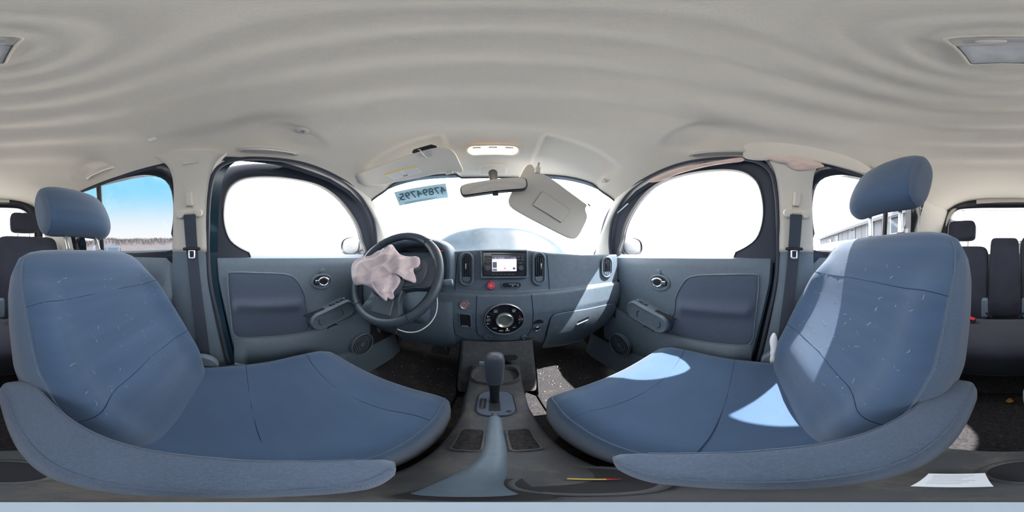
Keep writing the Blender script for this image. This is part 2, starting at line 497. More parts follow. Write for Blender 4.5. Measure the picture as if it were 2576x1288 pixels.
# ---- side windows and doors : outlines measured on the passenger side and mirrored
GL = [(1562, 656), (1560, 605), (1568, 568), (1586, 530), (1615, 490), (1655, 458), (1715, 437), (1790, 425), (1850, 425), (1886, 436), (1911, 462), (1923, 510), (1922, 555), (1908, 598), (1880, 622), (1848, 638), (1820, 656)]
FR = [(1508, 660), (1508, 605), (1520, 550), (1547, 505), (1588, 463), (1642, 430), (1711, 404), (1790, 392), (1858, 390), (1914, 399), (1949, 428), (1963, 486), (1967, 560), (1967, 600), (1967, 630), (1967, 660)]
GLR = [(2064, 633), (2050, 590), (2044, 530), (2050, 478), (2070, 450), (2110, 440), (2150, 444), (2195, 455), (2260, 474), (2290, 492), (2292, 540), (2290, 600), (2286, 633)]
FRR = [(2022, 660), (2022, 600), (2020, 520), (2024, 455), (2046, 418), (2100, 404), (2150, 408), (2195, 418), (2262, 438), (2312, 470), (2316, 540), (2312, 610), (2308, 660)]
def PSs(u, v, off, sg):
    p = PS(u, v, off); return V((sg * abs(p.x), p.y, p.z))
def side_pts(lst, off, sg):
    res = []
    for u, v in lst:
        p = PS(u, v, off); res.append(V((sg * abs(p.x), p.y, p.z)))
    return res
def pane(name, pts, m, parent, sg):
    return plate3(name, pts, (-sg, 0, -0.3), 0.004, m, parent)
def strip(name, A, B, m, parent, bulge=0.0, n=(0, 0, 0), sub=6, **k):
    n = V(n)
    rings = []
    for j in range(sub + 1):
        t = j / sub
        rings.append([a.lerp(b, t) + n * bulge * 4 * t * (1 - t) for a, b in zip(A, B)])
    return loft(name, rings, m, parent, caps=False, closed=False, **k)
def ringstrip(name, A, B, m, parent, depth, n, **k):
    """frame between two closed outlines with real depth"""
    n = V(n).normalized()
    rings = [[p - n * depth for p in A], A, [a.lerp(b, .15) + n * .004 for a, b in zip(A, B)], [a.lerp(b, .85) + n * .004 for a, b in zip(A, B)], B, [p - n * depth for p in B]]
    return loft(name, rings, m, parent, caps=False, **k)

def panel_x(z, y):       # inner face of a front door below the belt line (positive side)
    x = interp([(-.62, .684), (-.44, .686), (-.20, .688), (-.10, .690), (-.04, .694), (-.012, .703), (-.002, .725), (0.010, .765)], z)
    return x
def front_door(sg, name, label, rot):
    hinge = V((sg * .745, .86, 0))
    d = thing(name, label, 'door', hinge, rot, kind='structure')
    nin = V((-sg, 0, -.25))
    A = catmull(side_pts(FR, .012, sg), 4, True); B = catmull(side_pts(GL, .022, sg), 4, True)
    A = resample(side_dense(A), 96, True); B = resample(side_dense(B), 96, True)
    B = align(A, B)
    ringstrip('window_frame', A, B, 'rubber', d, .05, nin)
    C = [b.lerp(sum(B, V()) / len(B), .022) for b in B]
    ringstrip('window_seal', B, C, 'black', d, .03, nin)
    pane('pane', [p + V((sg * .02, 0, 0)) for p in C], 'paneclear', d, sg)
    def rear(z): return interp([(-.62, -.005), (-.5, -.02), (-.3, -.06), (-.12, -.10), (0, -.112)], z)
    def pf(a, b):
        z = interp([(0, -.62), (.85, -.06), (.93, -.014), (.97, -.004), (1, .010)], b)
        y = lerp(rear(z), .86, a)
        x = panel_x(z, y)
        e = 1 - sstep(0, .015, a)
        return V((sg * (x + .03 * e * e), y, z))
    grid('door_panel', 60, 50, pf, 'dark', d)
    grid('door_skin', 6, 6, lambda a, b: V((sg * lerp(.755, .775, sin(b * pi)), lerp(rear(-.62 + .62 * b) - .01, .88, a), -.66 + .66 * b)), 'paintdark', d)
    grid('door_edge', 4, 12, lambda a, b: V((sg * lerp(.69, .765, a), rear(-.62 + .62 * b) - .004, -.62 + .62 * b)), 'paintdark', d)
    # padded fabric insert
    ins = [(1724, 706), (1748, 694), (1800, 691), (1896, 690), (1908, 700), (1905, 756), (1899, 806), (1894, 850), (1882, 866), (1856, 870), (1780, 862), (1722, 852), (1692, 838), (1686, 812), (1698, 780), (1702, 744)]
    pts = []
    for u, v in ins:
        p = PX(u, v, .682); pts.append(V((sg * .680, p.y, p.z)))
    pts = resample(side_dense(catmull(pts, 5, True)), 80, True)
    def arm(p, t, th):
        return 0.022 * exp(-((p.z + .235) / .028) ** 2) * sstep(1.0, .75, t) - .004 * sstep(-.24, -.27, p.z) * (1 - t)
    blob('fabric_insert', pts, (-sg, 0, 0), .010, 'insert', d, centre=V((sg * .680, sum(p.y for p in pts) / 80, -.22)), fold=arm, rings=26, power=.35)
    tube('insert_piping', [p + V((-sg * .004, 0, 0)) for p in pts], .0035, 'dark', d, seg=6, closed=True)
    # handle dish and chrome ring pull
    hc = PX(1659, 711, .690); hc = V((sg * .690, hc.y, hc.z)); nd = V((-sg, 0, 0))
    ringplate('handle_bezel', ell(.062, .043), ell(.047, .030), hc, nd, .008, 0, 'dark', d, inner_drop=.004)
    lathe('handle_dish', [(.0001, -.003), (.03, -.002), (.047, .001)], hc + V((0, 0, .001)), nd, 'black', d)
    pull = thing_part('handle_pull', d)
    tube('pull_ring', [hc + nd * (.018 + .008 * cos(a)) + V((0, .004 + .024 * cos(a), .003 + .020 * sin(a))) for a in [2 * pi * i / 28 for i in range(28)]], [.0045 + .002 * max(0, cos(2 * pi * i / 28)) for i in range(28)], 'chrome', d, closed=True)
    rbox('pull_hinge', (.020, .018, .012), hc + nd * .012 + V((0, -.031, .003)), 'chrome', d, r=.003, n=nd)
    lathe('door_courtesy_cap', [(.0001, .006), (.012, .005), (.016, 0)], hc + V((0, .006, .052)), nd, 'dark', d, seg=20)
    # pull cup with switches
    e0 = PX(1592, 768, .66); e1 = PX(1684, 818, .66)
    c0 = V((sg * .665, e0.y, e0.z)); c1 = V((sg * .665, e1.y, e1.z)); ax = (c1 - c0); L = ax.length; ax.normalize()
    upv = V((0, -ax.z, ax.y)) * (1 if ax.y * 1 > 0 else -1)
    if upv.z < 0: upv = -upv
    mid = (c0 + c1) / 2; hl = L / 2 + .010; R = .048
    def caps(sc, h):
        pts = []
        for i in range(48):
            a = 2 * pi * i / 48; ca, sa = cos(a), sin(a)
            px = (hl - R) * (1 if ca > 0 else -1) + R * ca * sc if abs(ca) > 1e-6 else 0
            pts.append(mid + ax * (px if True else 0) + upv * (R * sa * sc) + nd * h)
        return pts
    loft('armrest_body', [caps(1.05, -.03), caps(1.03, .030), caps(.98, .042), caps(.86, .048), caps(.80, .046), caps(.3, .047)], 'darkdusty', d, angle=60)
    for off_ in (-.30, .62):
        cc = mid + ax * (hl * off_ * 1) + nd * .0478
        tube('screw_cover', [cc + ax * (.011 * cos(a)) * (1 if off_ > 0 else 1) + upv * (.017 * sin(a)) for a in [radians(-80 + 160 * i / 14 + (180 if (off_ < 0) else 0)) for i in range(15)]], .0016, 'black', d, seg=6)
    topc = mid + upv * (R * 1.02) + nd * .018
    rbox('pull_pocket', (.105, .026, .004), topc + ax * .085, 'black', d, r=.001, n=upv, up=nd)
    if sg < 0:
        for q, dd in enumerate((-.015, -.055, -.09)):
            sw = rbox('switch_well', (.034, .022, .004), topc + ax * dd, 'black', d, r=.001, n=upv, up=nd)
            rbox('window_switch', (.012, .016, .008), topc + ax * dd + upv * .002, 'wheelplastic', sw, r=.002, n=upv, up=nd)
            if q == 2: rbox('switch_mark', (.004, .010, .001), topc + ax * dd + upv * .0065, 'glyph', sw, r=.0, n=upv, up=nd)
    else:
        sw = rbox('switch_well', (.05, .018, .004), topc + ax * -.045, 'black', d, r=.001, n=upv, up=nd)
        rbox('window_switch', (.018, .013, .007), topc + ax * -.04 + upv * .002, 'wheelplastic', sw, r=.002, n=upv, up=nd)
        sw = rbox('switch_well', (.018, .016, .004), topc + ax * -.085, 'black', d, r=.001, n=upv, up=nd)
        rbox('lock_switch', (.012, .009, .005), topc + ax * -.085 + upv * .002, 'silver', sw, r=.001, n=upv, up=nd)
    # lower pocket moulding with the speaker at its front
    def pk(a, b):
        y = lerp(-.01, .80, a)
        zt = interp([(0, -.415), (.25, -.408), (.45, -.400), (.56, -.385), (.62, -.372), (.72, -.365), (.80, -.345), (1, -.30)], a)
        z = lerp(-.62, zt, b)
        bul = .030 * sin(pi * clamp(b * 1.0)) ** .6
        return V((sg * (panel_x(z, y) - .010 - bul * sstep(0, .1, a)), y, z))
    grid('map_pocket', 50, 24, pk, 'dark', d)
    tube('pocket_lip', [pk(i / 40, 1.0) for i in range(41)], .004, 'dark', d, seg=8)
    nk = PX(1628, 838, .665)
    lathe('bottle_recess', [(.0001, .001), (.036, .001), (.040, .004), (.044, .0)], V((sg * .668, nk.y, nk.z)), nd, 'black', d, seg=28)
    sp = PX(1562, 866, .640); sp = V((sg * .632, sp.y, sp.z)); R = .078
    spk = lathe('speaker', [(R, -.01), (R, .010), (R * .95, .014), (R * .90, .010), (R * .90, .006), (R * .7, .007), (.0001, .009)], sp, nd, 'dark', d, seg=48)
    for rr in (.022, .036, .050, .063):
        tube('speaker_rib', [sp + nd * .009 + V((0, rr * cos(a), rr * sin(a))) for a in [2 * pi * i / 40 for i in range(40)]], .0028, 'black', spk, seg=6, closed=True)
    return d
def side_dense(p): return p
def align(A, B):
    n = len(A); best = None
    ca = sum(A, V()) / n; cb = sum(B, V()) / n
    def score(Bx): return sum(((a - ca) - (b - cb)).length_squared for a, b in zip(A, Bx))
    for src in (B, B[::-1]):
        for k in range(n):
            q = src[k:] + src[:k]; sc = score(q)
            if best is None or sc < best[0]: best = (sc, q)
    return best[1]
def thing_part(a, b): return None
front_door(1, 'door_2', 'closed passenger front door with dark trim panel and oval window', 0)
front_door(-1, 'door_1', 'driver door standing slightly ajar, dark trim panel and bright gap along its window frame', radians(-5.4))

def rear_door(sg, name, label):
    d = thing(name, label, 'door', (sg * .74, -.30, 0), 0, kind='structure')
    nin = V((-sg, 0, -.25))
    A = catmull(side_pts(FRR, .008, sg), 4, True); B = catmull(side_pts(GLR, .016, sg), 4, True)
    A = resample(A, 80, True); B = align(A, resample(B, 80, True))
    ringstrip('window_frame', A, B, 'gloss_black', d, .05, nin)
    pane('pane', [p + V((sg * .01, 0, 0)) for p in B], 'paneclear', d, sg)
    q0, q1 = PSs(2231, 466, .014, sg), PSs(2222, 640, .014, sg)
    tube('divider_bar', [q0, q0.lerp(q1, .5), q1], .016, 'black', d, seg=8)
    def pf(a, b):
        z = interp([(0, -.6), (.9, -.05), (.96, -.002), (1, .028)], b)
        x = interp([(-.6, .67), (-.3, .672), (-.08, .682), (-.02, .70), (.03, .725)], z)
        y = lerp(-.285, -1.10, a)
        e = 1 - sstep(0, .05, a)
        return V((sg * (x + .03 * e * e - (.03 * exp(-((z + .2) / .05) ** 2))), y, z))
    grid('door_panel', 40, 40, pf, 'dark', d)
    grid('door_skin', 4, 4, lambda a, b: V((sg * .765, lerp(-.27, -1.12, a), -.66 + .69 * b)), 'paintdark', d)
    return d
rear_door(1, 'door_4', 'passenger rear door with rounded window behind the passenger seat')
rear_door(-1, 'door_3', 'driver side rear door with rounded window behind the driver seat')

# ---- the body sides: A-pillars, B-pillars, rear quarter, sills, seals
def body_side(sg, name, label):
    w = thing(name, label, 'wall', (sg * .72, -.2, FLOOR), 0, kind='structure')
    rr0 = [V((sg * XS(z_edge(y)), y, z_edge(y) + .004)) for y in [-1.05 + 1.62 * i / 60 for i in range(61)]]
    strip('roof_rail', rr0, [p + V((sg * .014, 0, -.016)) for p in rr0], 'rubber', w, sub=2)
    # seal round the front door opening, fixed to the body
    FO = [(1536, 640), (1534, 605), (1541, 556), (1562, 512), (1595, 470), (1648, 438), (1714, 413), (1790, 401), (1858, 399), (1908, 408), (1940, 434), (1953, 488), (1957, 560), (1957, 640), (1950, 720), (1930, 810), (1905, 915)]
    A = catmull(side_pts(FO, -.012, sg), 5)
    tube('door_seal', A, .009, 'rubber', w, seg=8)
    # A pillar between that seal and the windscreen edge
    P = catmull(side_pts(FO[:6], -.012, sg), 6)          # from belt up along the arch
    P = resample(P, 24)
    Wd = [SCR(sg * lerp(.955, .95, i / 23), i / 23) for i in range(24)]
    Wd = [V(p) for p in Wd]
    strip('pillar_front', P, Wd, 'trim', w, bulge=.012, n=(-sg * .7, -.7, 0), sub=8)
    # B pillar upper trim and lower cover
    F = catmull(side_pts([(1908, 384), (1940, 412), (1956, 470), (1960, 560), (1960, 634)], -.016, sg), 6)
    Rr = catmull(side_pts([(2096, 392), (2056, 420), (2043, 470), (2044, 560), (2046, 634)], -.016, sg), 6)
    F = resample(F, 24); Rr = resample(Rr, 24)
    strip('pillar_middle', F, Rr, 'trim', w, bulge=.010, n=(-sg, 0, 0), sub=8, solid=0.004)
    grid('pillar_edge', 3, 23, lambda a, b: F[round(b * 23)] + V((sg * .045 * a, 0, 0)), 'trim', w)
    grid('pillar_flange', 3, 23, lambda a, b: F[round(b * 23)] + V((sg * (.045 + .01 * a), .040 * a, 0)), 'paintdark', w)
    grid('pillar_edge', 3, 23, lambda a, b: Rr[round(b * 23)] + V((sg * .05 * a, 0, 0)), 'trim', w)
    # adjuster slide with its cover
    c = PS(2004, 500, -.030); c = V((sg * abs(c.x), c.y, c.z)); n = V((-sg, 0, -.28))
    ringplate('slide_track', rrect(.030, .155, .014), rrect(.026, .150, .012), c + V((0, 0, .012)), n, .002, 0, 'trim', w, inner_drop=.002)
    rbox('release_cover', (.058, .018, .003), PSs(2002, 407, -.030, sg), 'trim', w, r=.0012, n=n)
    LF = resample(catmull([PSs(1960, 634, -.014, sg), PSs(1958, 700, -.014, sg), PSs(1940, 800, -.014, sg), PSs(1916, 905, -.014, sg), PSs(1900, 980, -.014, sg)], 6), 24)
    LR = resample([PSs(2046, 634, -.014, sg), PSs(2048, 760, -.014, sg), PSs(2050, 930, -.014, sg)], 24)
    strip('pillar_cover', LF, LR, 'dark', w, bulge=.020, n=(-sg, 0, 0), sub=10)
    grid('pillar_edge', 3, 23, lambda a, b: LF[round(b * 23)] + V((sg * .045 * a, 0, 0)), 'dark', w)
    grid('pillar_flange', 3, 23, lambda a, b: LF[round(b * 23)] + V((sg * (.045 + .01 * a), .035 * a, 0)), 'paintdark', w)
    # headliner-coloured rail above the rear window and rear quarter
    Q1 = [V((sg * XS(z_edge(y)), y, z_edge(y))) for y in (-.95, -1.1, -1.25, -1.4, -1.52)]
    Q2 = [V((sg * .685, y, .03)) for y in (-.95, -1.1, -1.25, -1.4, -1.52)]
    grid('pillar_rear', 8, 16, lambda a, b: V((sg * (lerp(.70, XS(z_edge(-1.2)), b ** 1.2) - .02 * sstep(.25, 1, a)), lerp(-1.075, -1.52, a), lerp(-.02, z_edge(-1.2) + .01, b))), 'trim', w)
    grid('quarter_panel', 10, 10, lambda a, b: V((sg * (.69 - .03 * sstep(.2, 1, a)), lerp(-1.08, -1.54, a), lerp(-.78, 0.0, b))), 'dark', w)
    # the rail between roof lining and the window openings
    rl = [V((sg * (XS(z_edge(y))), y, z_edge(y) + .004)) for y in [-.1 - .1 * i for i in range(10)]]
    rl2 = [PSs(u, v, -.004, sg) for u, v in ((2040, 412), (2080, 412), (2110, 420), (2150, 426), (2195, 436), (2225, 447), (2255, 456), (2270, 462), (2285, 470), (2295, 480))]
    # sill and kick panel, outer lower body
    grid('sill', 20, 6, lambda a, b: V((sg * lerp(.60, .76, b), lerp(-1.4, .95, a), FLOOR + .03 + .17 * sstep(0, .4, b))), 'dark', w)
    grid('kick_panel', 10, 10, lambda a, b: V((sg * lerp(.655, .70, sstep(.6, 1, b)), lerp(.70, 1.34, a), lerp(FLOOR - .02, -.05, b))), 'carpet', w)
    grid('body_skin', 4, 4, lambda a, b: V((sg * lerp(.79, .77, b), lerp(.90, 1.37, a), lerp(-.95, .0, b))), 'paintdark', w)
    grid('body_skin', 4, 4, lambda a, b: V((sg * .78, lerp(-1.0, -1.7, a), lerp(-.95, .45, b))) if b < .7 else V((sg * lerp(.78, .62, (b - .7) / .3), lerp(-1.0, -1.7, a), lerp(-.95, .45, b))), 'paintdark', w)
    return w
# windscreen surface: s across, t up from the cowl to the header
def SCR(s, t):
    s0 = abs(s)
    top = roof(clamp(s * .985, -1, 1), 0.0) if True else None
    top = V((top.x, top.y - .004, top.z))
    bot = V((s * .70, 1.22 - .30 * s0 ** 2.2, -.035))
    p = bot.lerp(top, t)
    bow = .05 * sin(pi * t) * (1 - s0 ** 3)
    return p + V((0, bow, bow * .6))
body_side(-1, 'wall_left', 'driver side body wall with pale pillar trim and dark sill')
body_side(1, 'wall_right', 'passenger side body wall with pale pillar trim and dark sill')
w1 = thing('window_1', 'windscreen glass above the dashboard, bright sky and buckled bonnet beyond', 'window', (0, 1.0, 0), 0, kind='structure')
grid('pane', 40, 24, lambda a, b: SCR((a * 2 - 1) * .955, b) + V((0, .012, .01)), 'pane', w1)
loop = [SCR(-.955 + 1.91 * i / 40, 1.0) for i in range(41)]
tube('header_seal', [p + V((0, -.002, -.002)) for p in loop], .005, 'rubber', w1, seg=6)

# ---- tailgate with the back window
YB = -1.50
w2 = thing('window_2', 'back window in the tailgate behind the rear seat', 'window', (0, YB, 0), 0, kind='structure')
RO = [PY(u, v, YB) for u, v in ((2366, 640), (2368, 560), (2380, 522), (2398, 508), (2440, 504), (2528, 502), (2600, 502), (2640, 506), (2668, 520), (2682, 560), (2684, 640))]
RI = [PY(u, v, YB - .02) for u, v in ((2384, 640), (2385, 580), (2392, 545), (2410, 528), (2450, 524), (2528, 523), (2596, 523), (2630, 527), (2652, 545), (2662, 580), (2664, 640))]
A = resample(catmull(RO, 5), 80); B = resample(catmull(RI, 5), 80)
rgs = [[p + V((0, -.05, 0)) for p in A], A, [a.lerp(b, .4) + V((0, .012, 0)) for a, b in zip(A, B)], B, [p + V((0, -.05, 0)) for p in B]]
loft('window_frame', rgs, 'gloss_black', w2, caps=False, closed=False)
plate3('pane', [p + V((0, -.03, 0)) for p in B] + [V((B[-1].x, YB - .05, -.06)), V((B[0].x, YB - .05, -.06))], (0, 1, 0), .004, 'paneclear', w2)
h0 = [PY(u, v, YB + .012) for u, v in ((2456, 499), (2600, 497), (2600, 509), (2456, 512))]
plate3('header_trim', h0, (0, 1, 0), .012, 'trim', w2, bevel=.003)
tube('heater_line', [PY(u, 530, YB - .045) for u in range(2420, 2630, 10)], .004, 'black', w2, seg=6)
wb = thing('wall_back', 'tailgate and rear body around the back window', 'wall', (0, YB, FLOOR), 0, kind='structure')
top = [roof(-1 + 2 * i / 79, 1.0) for i in range(80)]
Ax = sorted(A, key=lambda p: p.x)
Ax = resample(Ax, 80) if Ax[0].x < Ax[-1].x else Ax
strip('rear_header', top, [p + V((0, .0, 0)) for p in Ax], 'trim', wb, sub=4)
grid('tailgate_panel', 20, 8, lambda a, b: V((lerp(-.66, .66, a), YB - .03, lerp(-.80, .02, b))), 'dark', wb)
grid('rear_skin', 20, 12, lambda a, b: V((lerp(-.78, .78, a), YB - .16, lerp(-.95, .0, b))), 'paintdark', wb)
# ------------------------------------------------------------------ dashboard
def dash_top(x):
    return interp([(-.70, .012), (-.52, .018), (-.17, .022), (-.10, .026), (0, .031), (.06, .031), (.15, .026), (.26, .014), (.45, .006), (.70, .010)], x)
def yd(x, z):        # face of the dashboard
    lip = interp([(-.20, 0.0), (-.165, .0), (-.155, .022), (-.02, .026), (.05, .030)], z)
    low = interp([(-.55, .17), (-.50, .115), (-.45, .075), (-.40, .045), (-.33, .018), (-.25, .0), (-.16, .0)], z)
    wave = -.012 * exp(-((x - .04) / .17) ** 2) + .018 * sstep(.25, .5, x) - .0 * x
    return .672 + lip + (low if z < -.16 else 0) + wave
dash = thing('dashboard', 'wide wavy dark grey dashboard with oval vents, round climate dial and glovebox', 'dashboard', (0, .85, -.3))
XL, XR = -.685, .682
def up_f(a, b):
    x = lerp(XL, XR, a); zt = dash_top(x)
    if b < .62:
        z = lerp(-.158, zt - .010, b / .62); return V((x, yd(x, z), z))
    t = (b - .62) / .38
    if t < .2:
        q = t / .2; an = q * pi / 2
        return V((x, yd(x, zt - .010) + .012 * (1 - cos(an)), zt - .010 + .010 * sin(an)))
    q = (t - .2) / .8
    return V((x, lerp(yd(x, zt - .01) + .012, 1.22 - .30 * min(1, abs(x) / .7) ** 2.2, q), zt - .015 * q - .02 * q * q))
grid('upper_panel', 120, 50, up_f, 'darkdusty', dash, angle=50)
def low_bottom(x):
    return interp([(-.69, -.49), (-.30, -.50), (-.16, -.46), (-.10, -.415), (.17, -.415), (.24, -.47), (.32, -.52), (.42, -.53), (.52, -.50), (.60, -.43), (.65, -.34), (.685, -.22)], x)
def lo_f(a, b):
    x = lerp(XL, XR, a); zb = low_bottom(x)
    if b < .06: 
        q = b / .06
        return V((x, lerp(yd(x, -.152), yd(x, -.166) + .004, q), lerp(-.158, -.160, q)))
    if b > .88:
        q = (b - .88) / .12
        return V((x, yd(x, zb) + .03 * q + .25 * q * q, zb - .010 * sin(q * pi / 2)))
    q = (b - .06) / .82
    z = lerp(-.165, zb, q); return V((x, yd(x, z), z))
grid('lower_panel', 140, 60, lo_f, 'darkdusty', dash, angle=50)
for sg, x in ((-1, XL), (1, XR)):
    grid('end_cap', 6, 20, lambda a, b: V((x, lerp(yd(x, lerp(low_bottom(x), dash_top(x), b)), 1.2, a), lerp(low_bottom(x), dash_top(x) - .004, b))), 'dark', dash)
# joint lines, sunk dark grooves
def seam_on(name, pts, parent, r=.0016):
    pts = resample(pts, 40)
    tube(name, [V((p.x, yd(p.x, p.z) - .0002, p.z)) for p in pts], r, 'seam', parent, seg=6)
seam_on('joint_line', [V((-.150, 0, dash_top(-.15) - .012)), V((-.158, 0, -.06)), V((-.165, 0, -.155))], dash)
seam_on('joint_line', [V((.240, 0, dash_top(.24) - .012)), V((.245, 0, -.06)), V((.250, 0, -.155))], dash)
seam_on('joint_line', [V((.160, 0, -.166)), V((.168, 0, -.24)), V((.170, 0, -.33)), V((.150, 0, -.385)), V((.11, 0, -.405))], dash)
seam_on('joint_line', [V((-.066, 0, -.166)), V((-.070, 0, -.30)), V((-.066, 0, -.36)), V((-.03, 0, -.400)), V((.05, 0, -.408)), V((.11, 0, -.405))], dash)
seam_on('joint_line', [V((-.25, 0, -.25)), V((-.19, 0, -.255)), V((-.17, 0, -.28)), V((-.165, 0, -.38)), V((-.12, 0, -.40))], dash)
def nd_at(x, z):
    e = .004
    dx = (yd(x + e, z) - yd(x - e, z)) / (2 * e); dz = (yd(x, z + e) - yd(x, z - e)) / (2 * e)
    return V((dx, -1, dz)).normalized()
def on(x, z, lift=0.0):
    return V((x, yd(x, z), z)) + nd_at(x, z) * lift
def capsule(w, h, n=14):
    r = min(w, h) / 2; pts = []
    for i in range(4 * n):
        a = 2 * pi * i / (4 * n); c, s = cos(a), sin(a)
        pts.append((r * c + ((w / 2 - r) * (1 if c >= 0 else -1)), r * s + ((h / 2 - r) * (1 if s >= 0 else -1))))
    return pts
def air_vent(x, z, w, h, tab, parent=dash, dusty=False):
    n = nd_at(x, z); n = V((n.x * .5, -1, 0)).normalized(); c = on(x, z, .002); r, u, nn = frame_of(n)
    m = 'darkdusty' if dusty else 'dark'
    vent = ringplate('air_vent', capsule(w, h), capsule(w - .020, h - .022), c, n, .010, 0, m, parent, inner_drop=.012)
    ringplate('vent_liner', capsule(w - .020, h - .022), capsule(w - .028, h - .032), c, n, .006, 0, m, vent, inner_drop=.02)
    plate('vent_back', capsule(w - .022, h - .024), c - nn * .0005, n, .001, 'black', vent)
    iw = w - .030; ih = h - .036
    for k in range(4):
        xx = -iw / 2 + iw * (k + .5) / 4
        q = sqrt(max(0.05, 1 - (xx / (iw / 2)) ** 2)); hh = ih - iw + iw * q
        zz = .10 * ih if not dusty else 0
        rbox('slat', (.0022, hh * (.78 if not dusty else .9), .010), c + r * xx + u * zz + nn * .005, 'wheelplastic', vent, r=.0006, n=(n + r * .35), seg=1)
    rbox('vent_tab', (.005, .024, .012), c + r * (iw * tab) + u * .012 + nn * .010, 'silver' if not dusty else 'black', vent, r=.0015, n=n)
    sh = [(a, min(b, -ih * .30)) for a, b in capsule(iw, ih)]
    plate('vent_flap', sh, c + nn * .0075, n, .006, m, vent, bevel=.001)
air_vent(-.112, -.056, .064, .148, -.05)
air_vent(.198, -.056, .064, .148, .22)
air_vent(.595, -.063, .082, .125, -.15, dusty=True)
air_vent(-.600, -.063, .082, .125, .15)
# right-hand side of the centre panel: navigation radio
RX, RZ, n0 = .0475, -.034, V((0, -1, .05))
rc = V((RX, .676, RZ)); rr_, ru_, rn_ = frame_of(n0)
def rp(a, b, h=0.0): return rc + rr_ * a + ru_ * b + rn_ * h
radio = rbox('radio', (.180, .100, .03), rp(0, 0, -.013), 'gloss_black', dash, r=.002, n=n0, label='double height navigation radio showing a map screen and 11:03')
ringplate('radio_surround', rrect(.200, .122, .008), rrect(.182, .102, .004), rp(0, 0, -.006), n0, .012, 0, 'darkdusty', dash, inner_drop=.004)
plate('screen', rrect(.102, .060, .002), rp(.000, .0005, .0028), n0, .001, 'screen', radio)
plate('screen_bar', rrect(.102, .009, .001), rp(0, .0262, .0032), n0, .0008, 'screenbar', radio)
text('clock_digits', '11:03', .0085, rp(.038, .0262, .0036), n0, 'glyph', radio)
for i, w in enumerate((.008, .003, .012, .009)):
    plate('screen_caption', rrect(w, .003, .0005), rp(-.036 + i * .0105, .0255, .0036), n0, .0003, 'glyph', radio)
plate('screen_button', rrect(.017, .024, .002), rp(-.040, -.003, .0034), n0, .0005, 'screenbar', radio)
plate('screen_button', rrect(.018, .009, .002), rp(-.040, -.0235, .0034), n0, .0005, 'screenbar', radio)
text('menu_text', 'Menu', .0062, rp(-.040, -.0235, .0038), n0, 'glyph', radio)
lathe('compass_icon', [(.0001, .0004), (.0048, .0004), (.005, 0)], rp(.040, -.018, .0032), n0, 'screenbar', radio, seg=20)
plate('map_cursor', [(-.006, -.004), (0, -.001), (.006, -.004), (0, .005)], rp(.002, -.018, .0034), n0, .0004, 'screenred', radio)
for i in range(9):
    plate('street_name', rrect(.003, .0018, .0003), rp(-.016 + i * .0046, -.0272, .0034), n0, .0003, 'inkgrey', radio)
plate('disc_slot', rrect(.11, .004, .001), rp(0, .040, .0024), n0, .0006, 'black', radio)
for sx in (-1, 1):
    lathe('knob', [(.0115, 0), (.0112, .010), (.0095, .012), (.0001, .012)], rp(sx * .069, -.016, .002), n0, 'wheelplastic', radio, seg=28)
    for q, (bz) in enumerate((.030, .018, .004)):
        for k in (0, 1):
            if q == 2 and k == 1: continue
            bx = sx * (.0595 + k * .016) if q < 2 else sx * .068
            b = rbox('button', (.0145 if q < 2 else .030, .0095, .003), rp(bx, bz, .0022), 'black', radio, r=.0006, n=n0, seg=1)
            plate('button_mark', rrect(.009, .002, .0004), rp(bx, bz, .0040), n0, .0003, 'glyphdim', b)
for i in range(6):
    plate('preset_number', rrect(.002, .003, .0004), rp(-.046 + i * .0165, -.0425, .0025), n0, .0003, 'glyphdim', radio)
plate('preset_bar', rrect(.100, .0065, .001), rp(-.004, -.0425, .0022), n0, .0006, 'black', radio)
plate('card_slot', rrect(.022, .004, .001), rp(.070, -.0405, .0023), n0, .0006, 'black', radio)
for ix, wx in ((-.072, .008), (-.066, .003)):
    plate('disc_mark', rrect(wx, .003, .0005), rp(ix, .041, .0022), n0, .0003, 'glyphdim', radio)
# hazard switch and airbag lamp capsule
hzp = on(-.008, -.124, .0); hn = V((0, -1, .05))
lathe('switch_surround', [(.0200, 0), (.0200, .003), (.0170, .004), (.0170, 0)], hzp, hn, 'dark', dash, caps=False)
hb = lathe('hazard_button', [(.0165, -.002), (.0165, .008), (.0145, .0105), (.0001, .0105)], hzp, hn, 'red', dash, label='round red hazard warning button with a triangle')
tri = [hzp + hn.normalized() * .0108 + V((.0052 * sin(a), 0, .0052 * cos(a) - .0005)) for a in (0, 2 * pi / 3, 4 * pi / 3)]
tube('hazard_triangle', resample(tri, 24, True), .0007, 'white', hb, closed=True, seg=5)
cp = on(.078, -.124, .0015)
ringplate('lamp_capsule', capsule(.085, .027), capsule(.078, .020), cp, hn, .004, 0, 'dark', dash, inner_drop=.003)
lc = plate('capsule_face', capsule(.079, .021), cp + hn * .0006, hn, .001, 'gloss_black', dash)
text('airbag_text', 'PASS AIR BAG', .0050, cp + V((.005, -.0012, .004)), hn, 'glyph', lc)
text('airbag_text', 'OFF', .0058, cp + V((.006, -.0012, -.0035)), hn, 'glyph', lc)
tube('airbag_icon', [cp + V((.026 + .004 * cos(a) + .003 * (i % 2), -.0014, .0055 * sin(a))) for i, a in enumerate([2 * pi * k / 8 for k in range(8)])], .0007, 'glyph', lc, closed=True, seg=5)
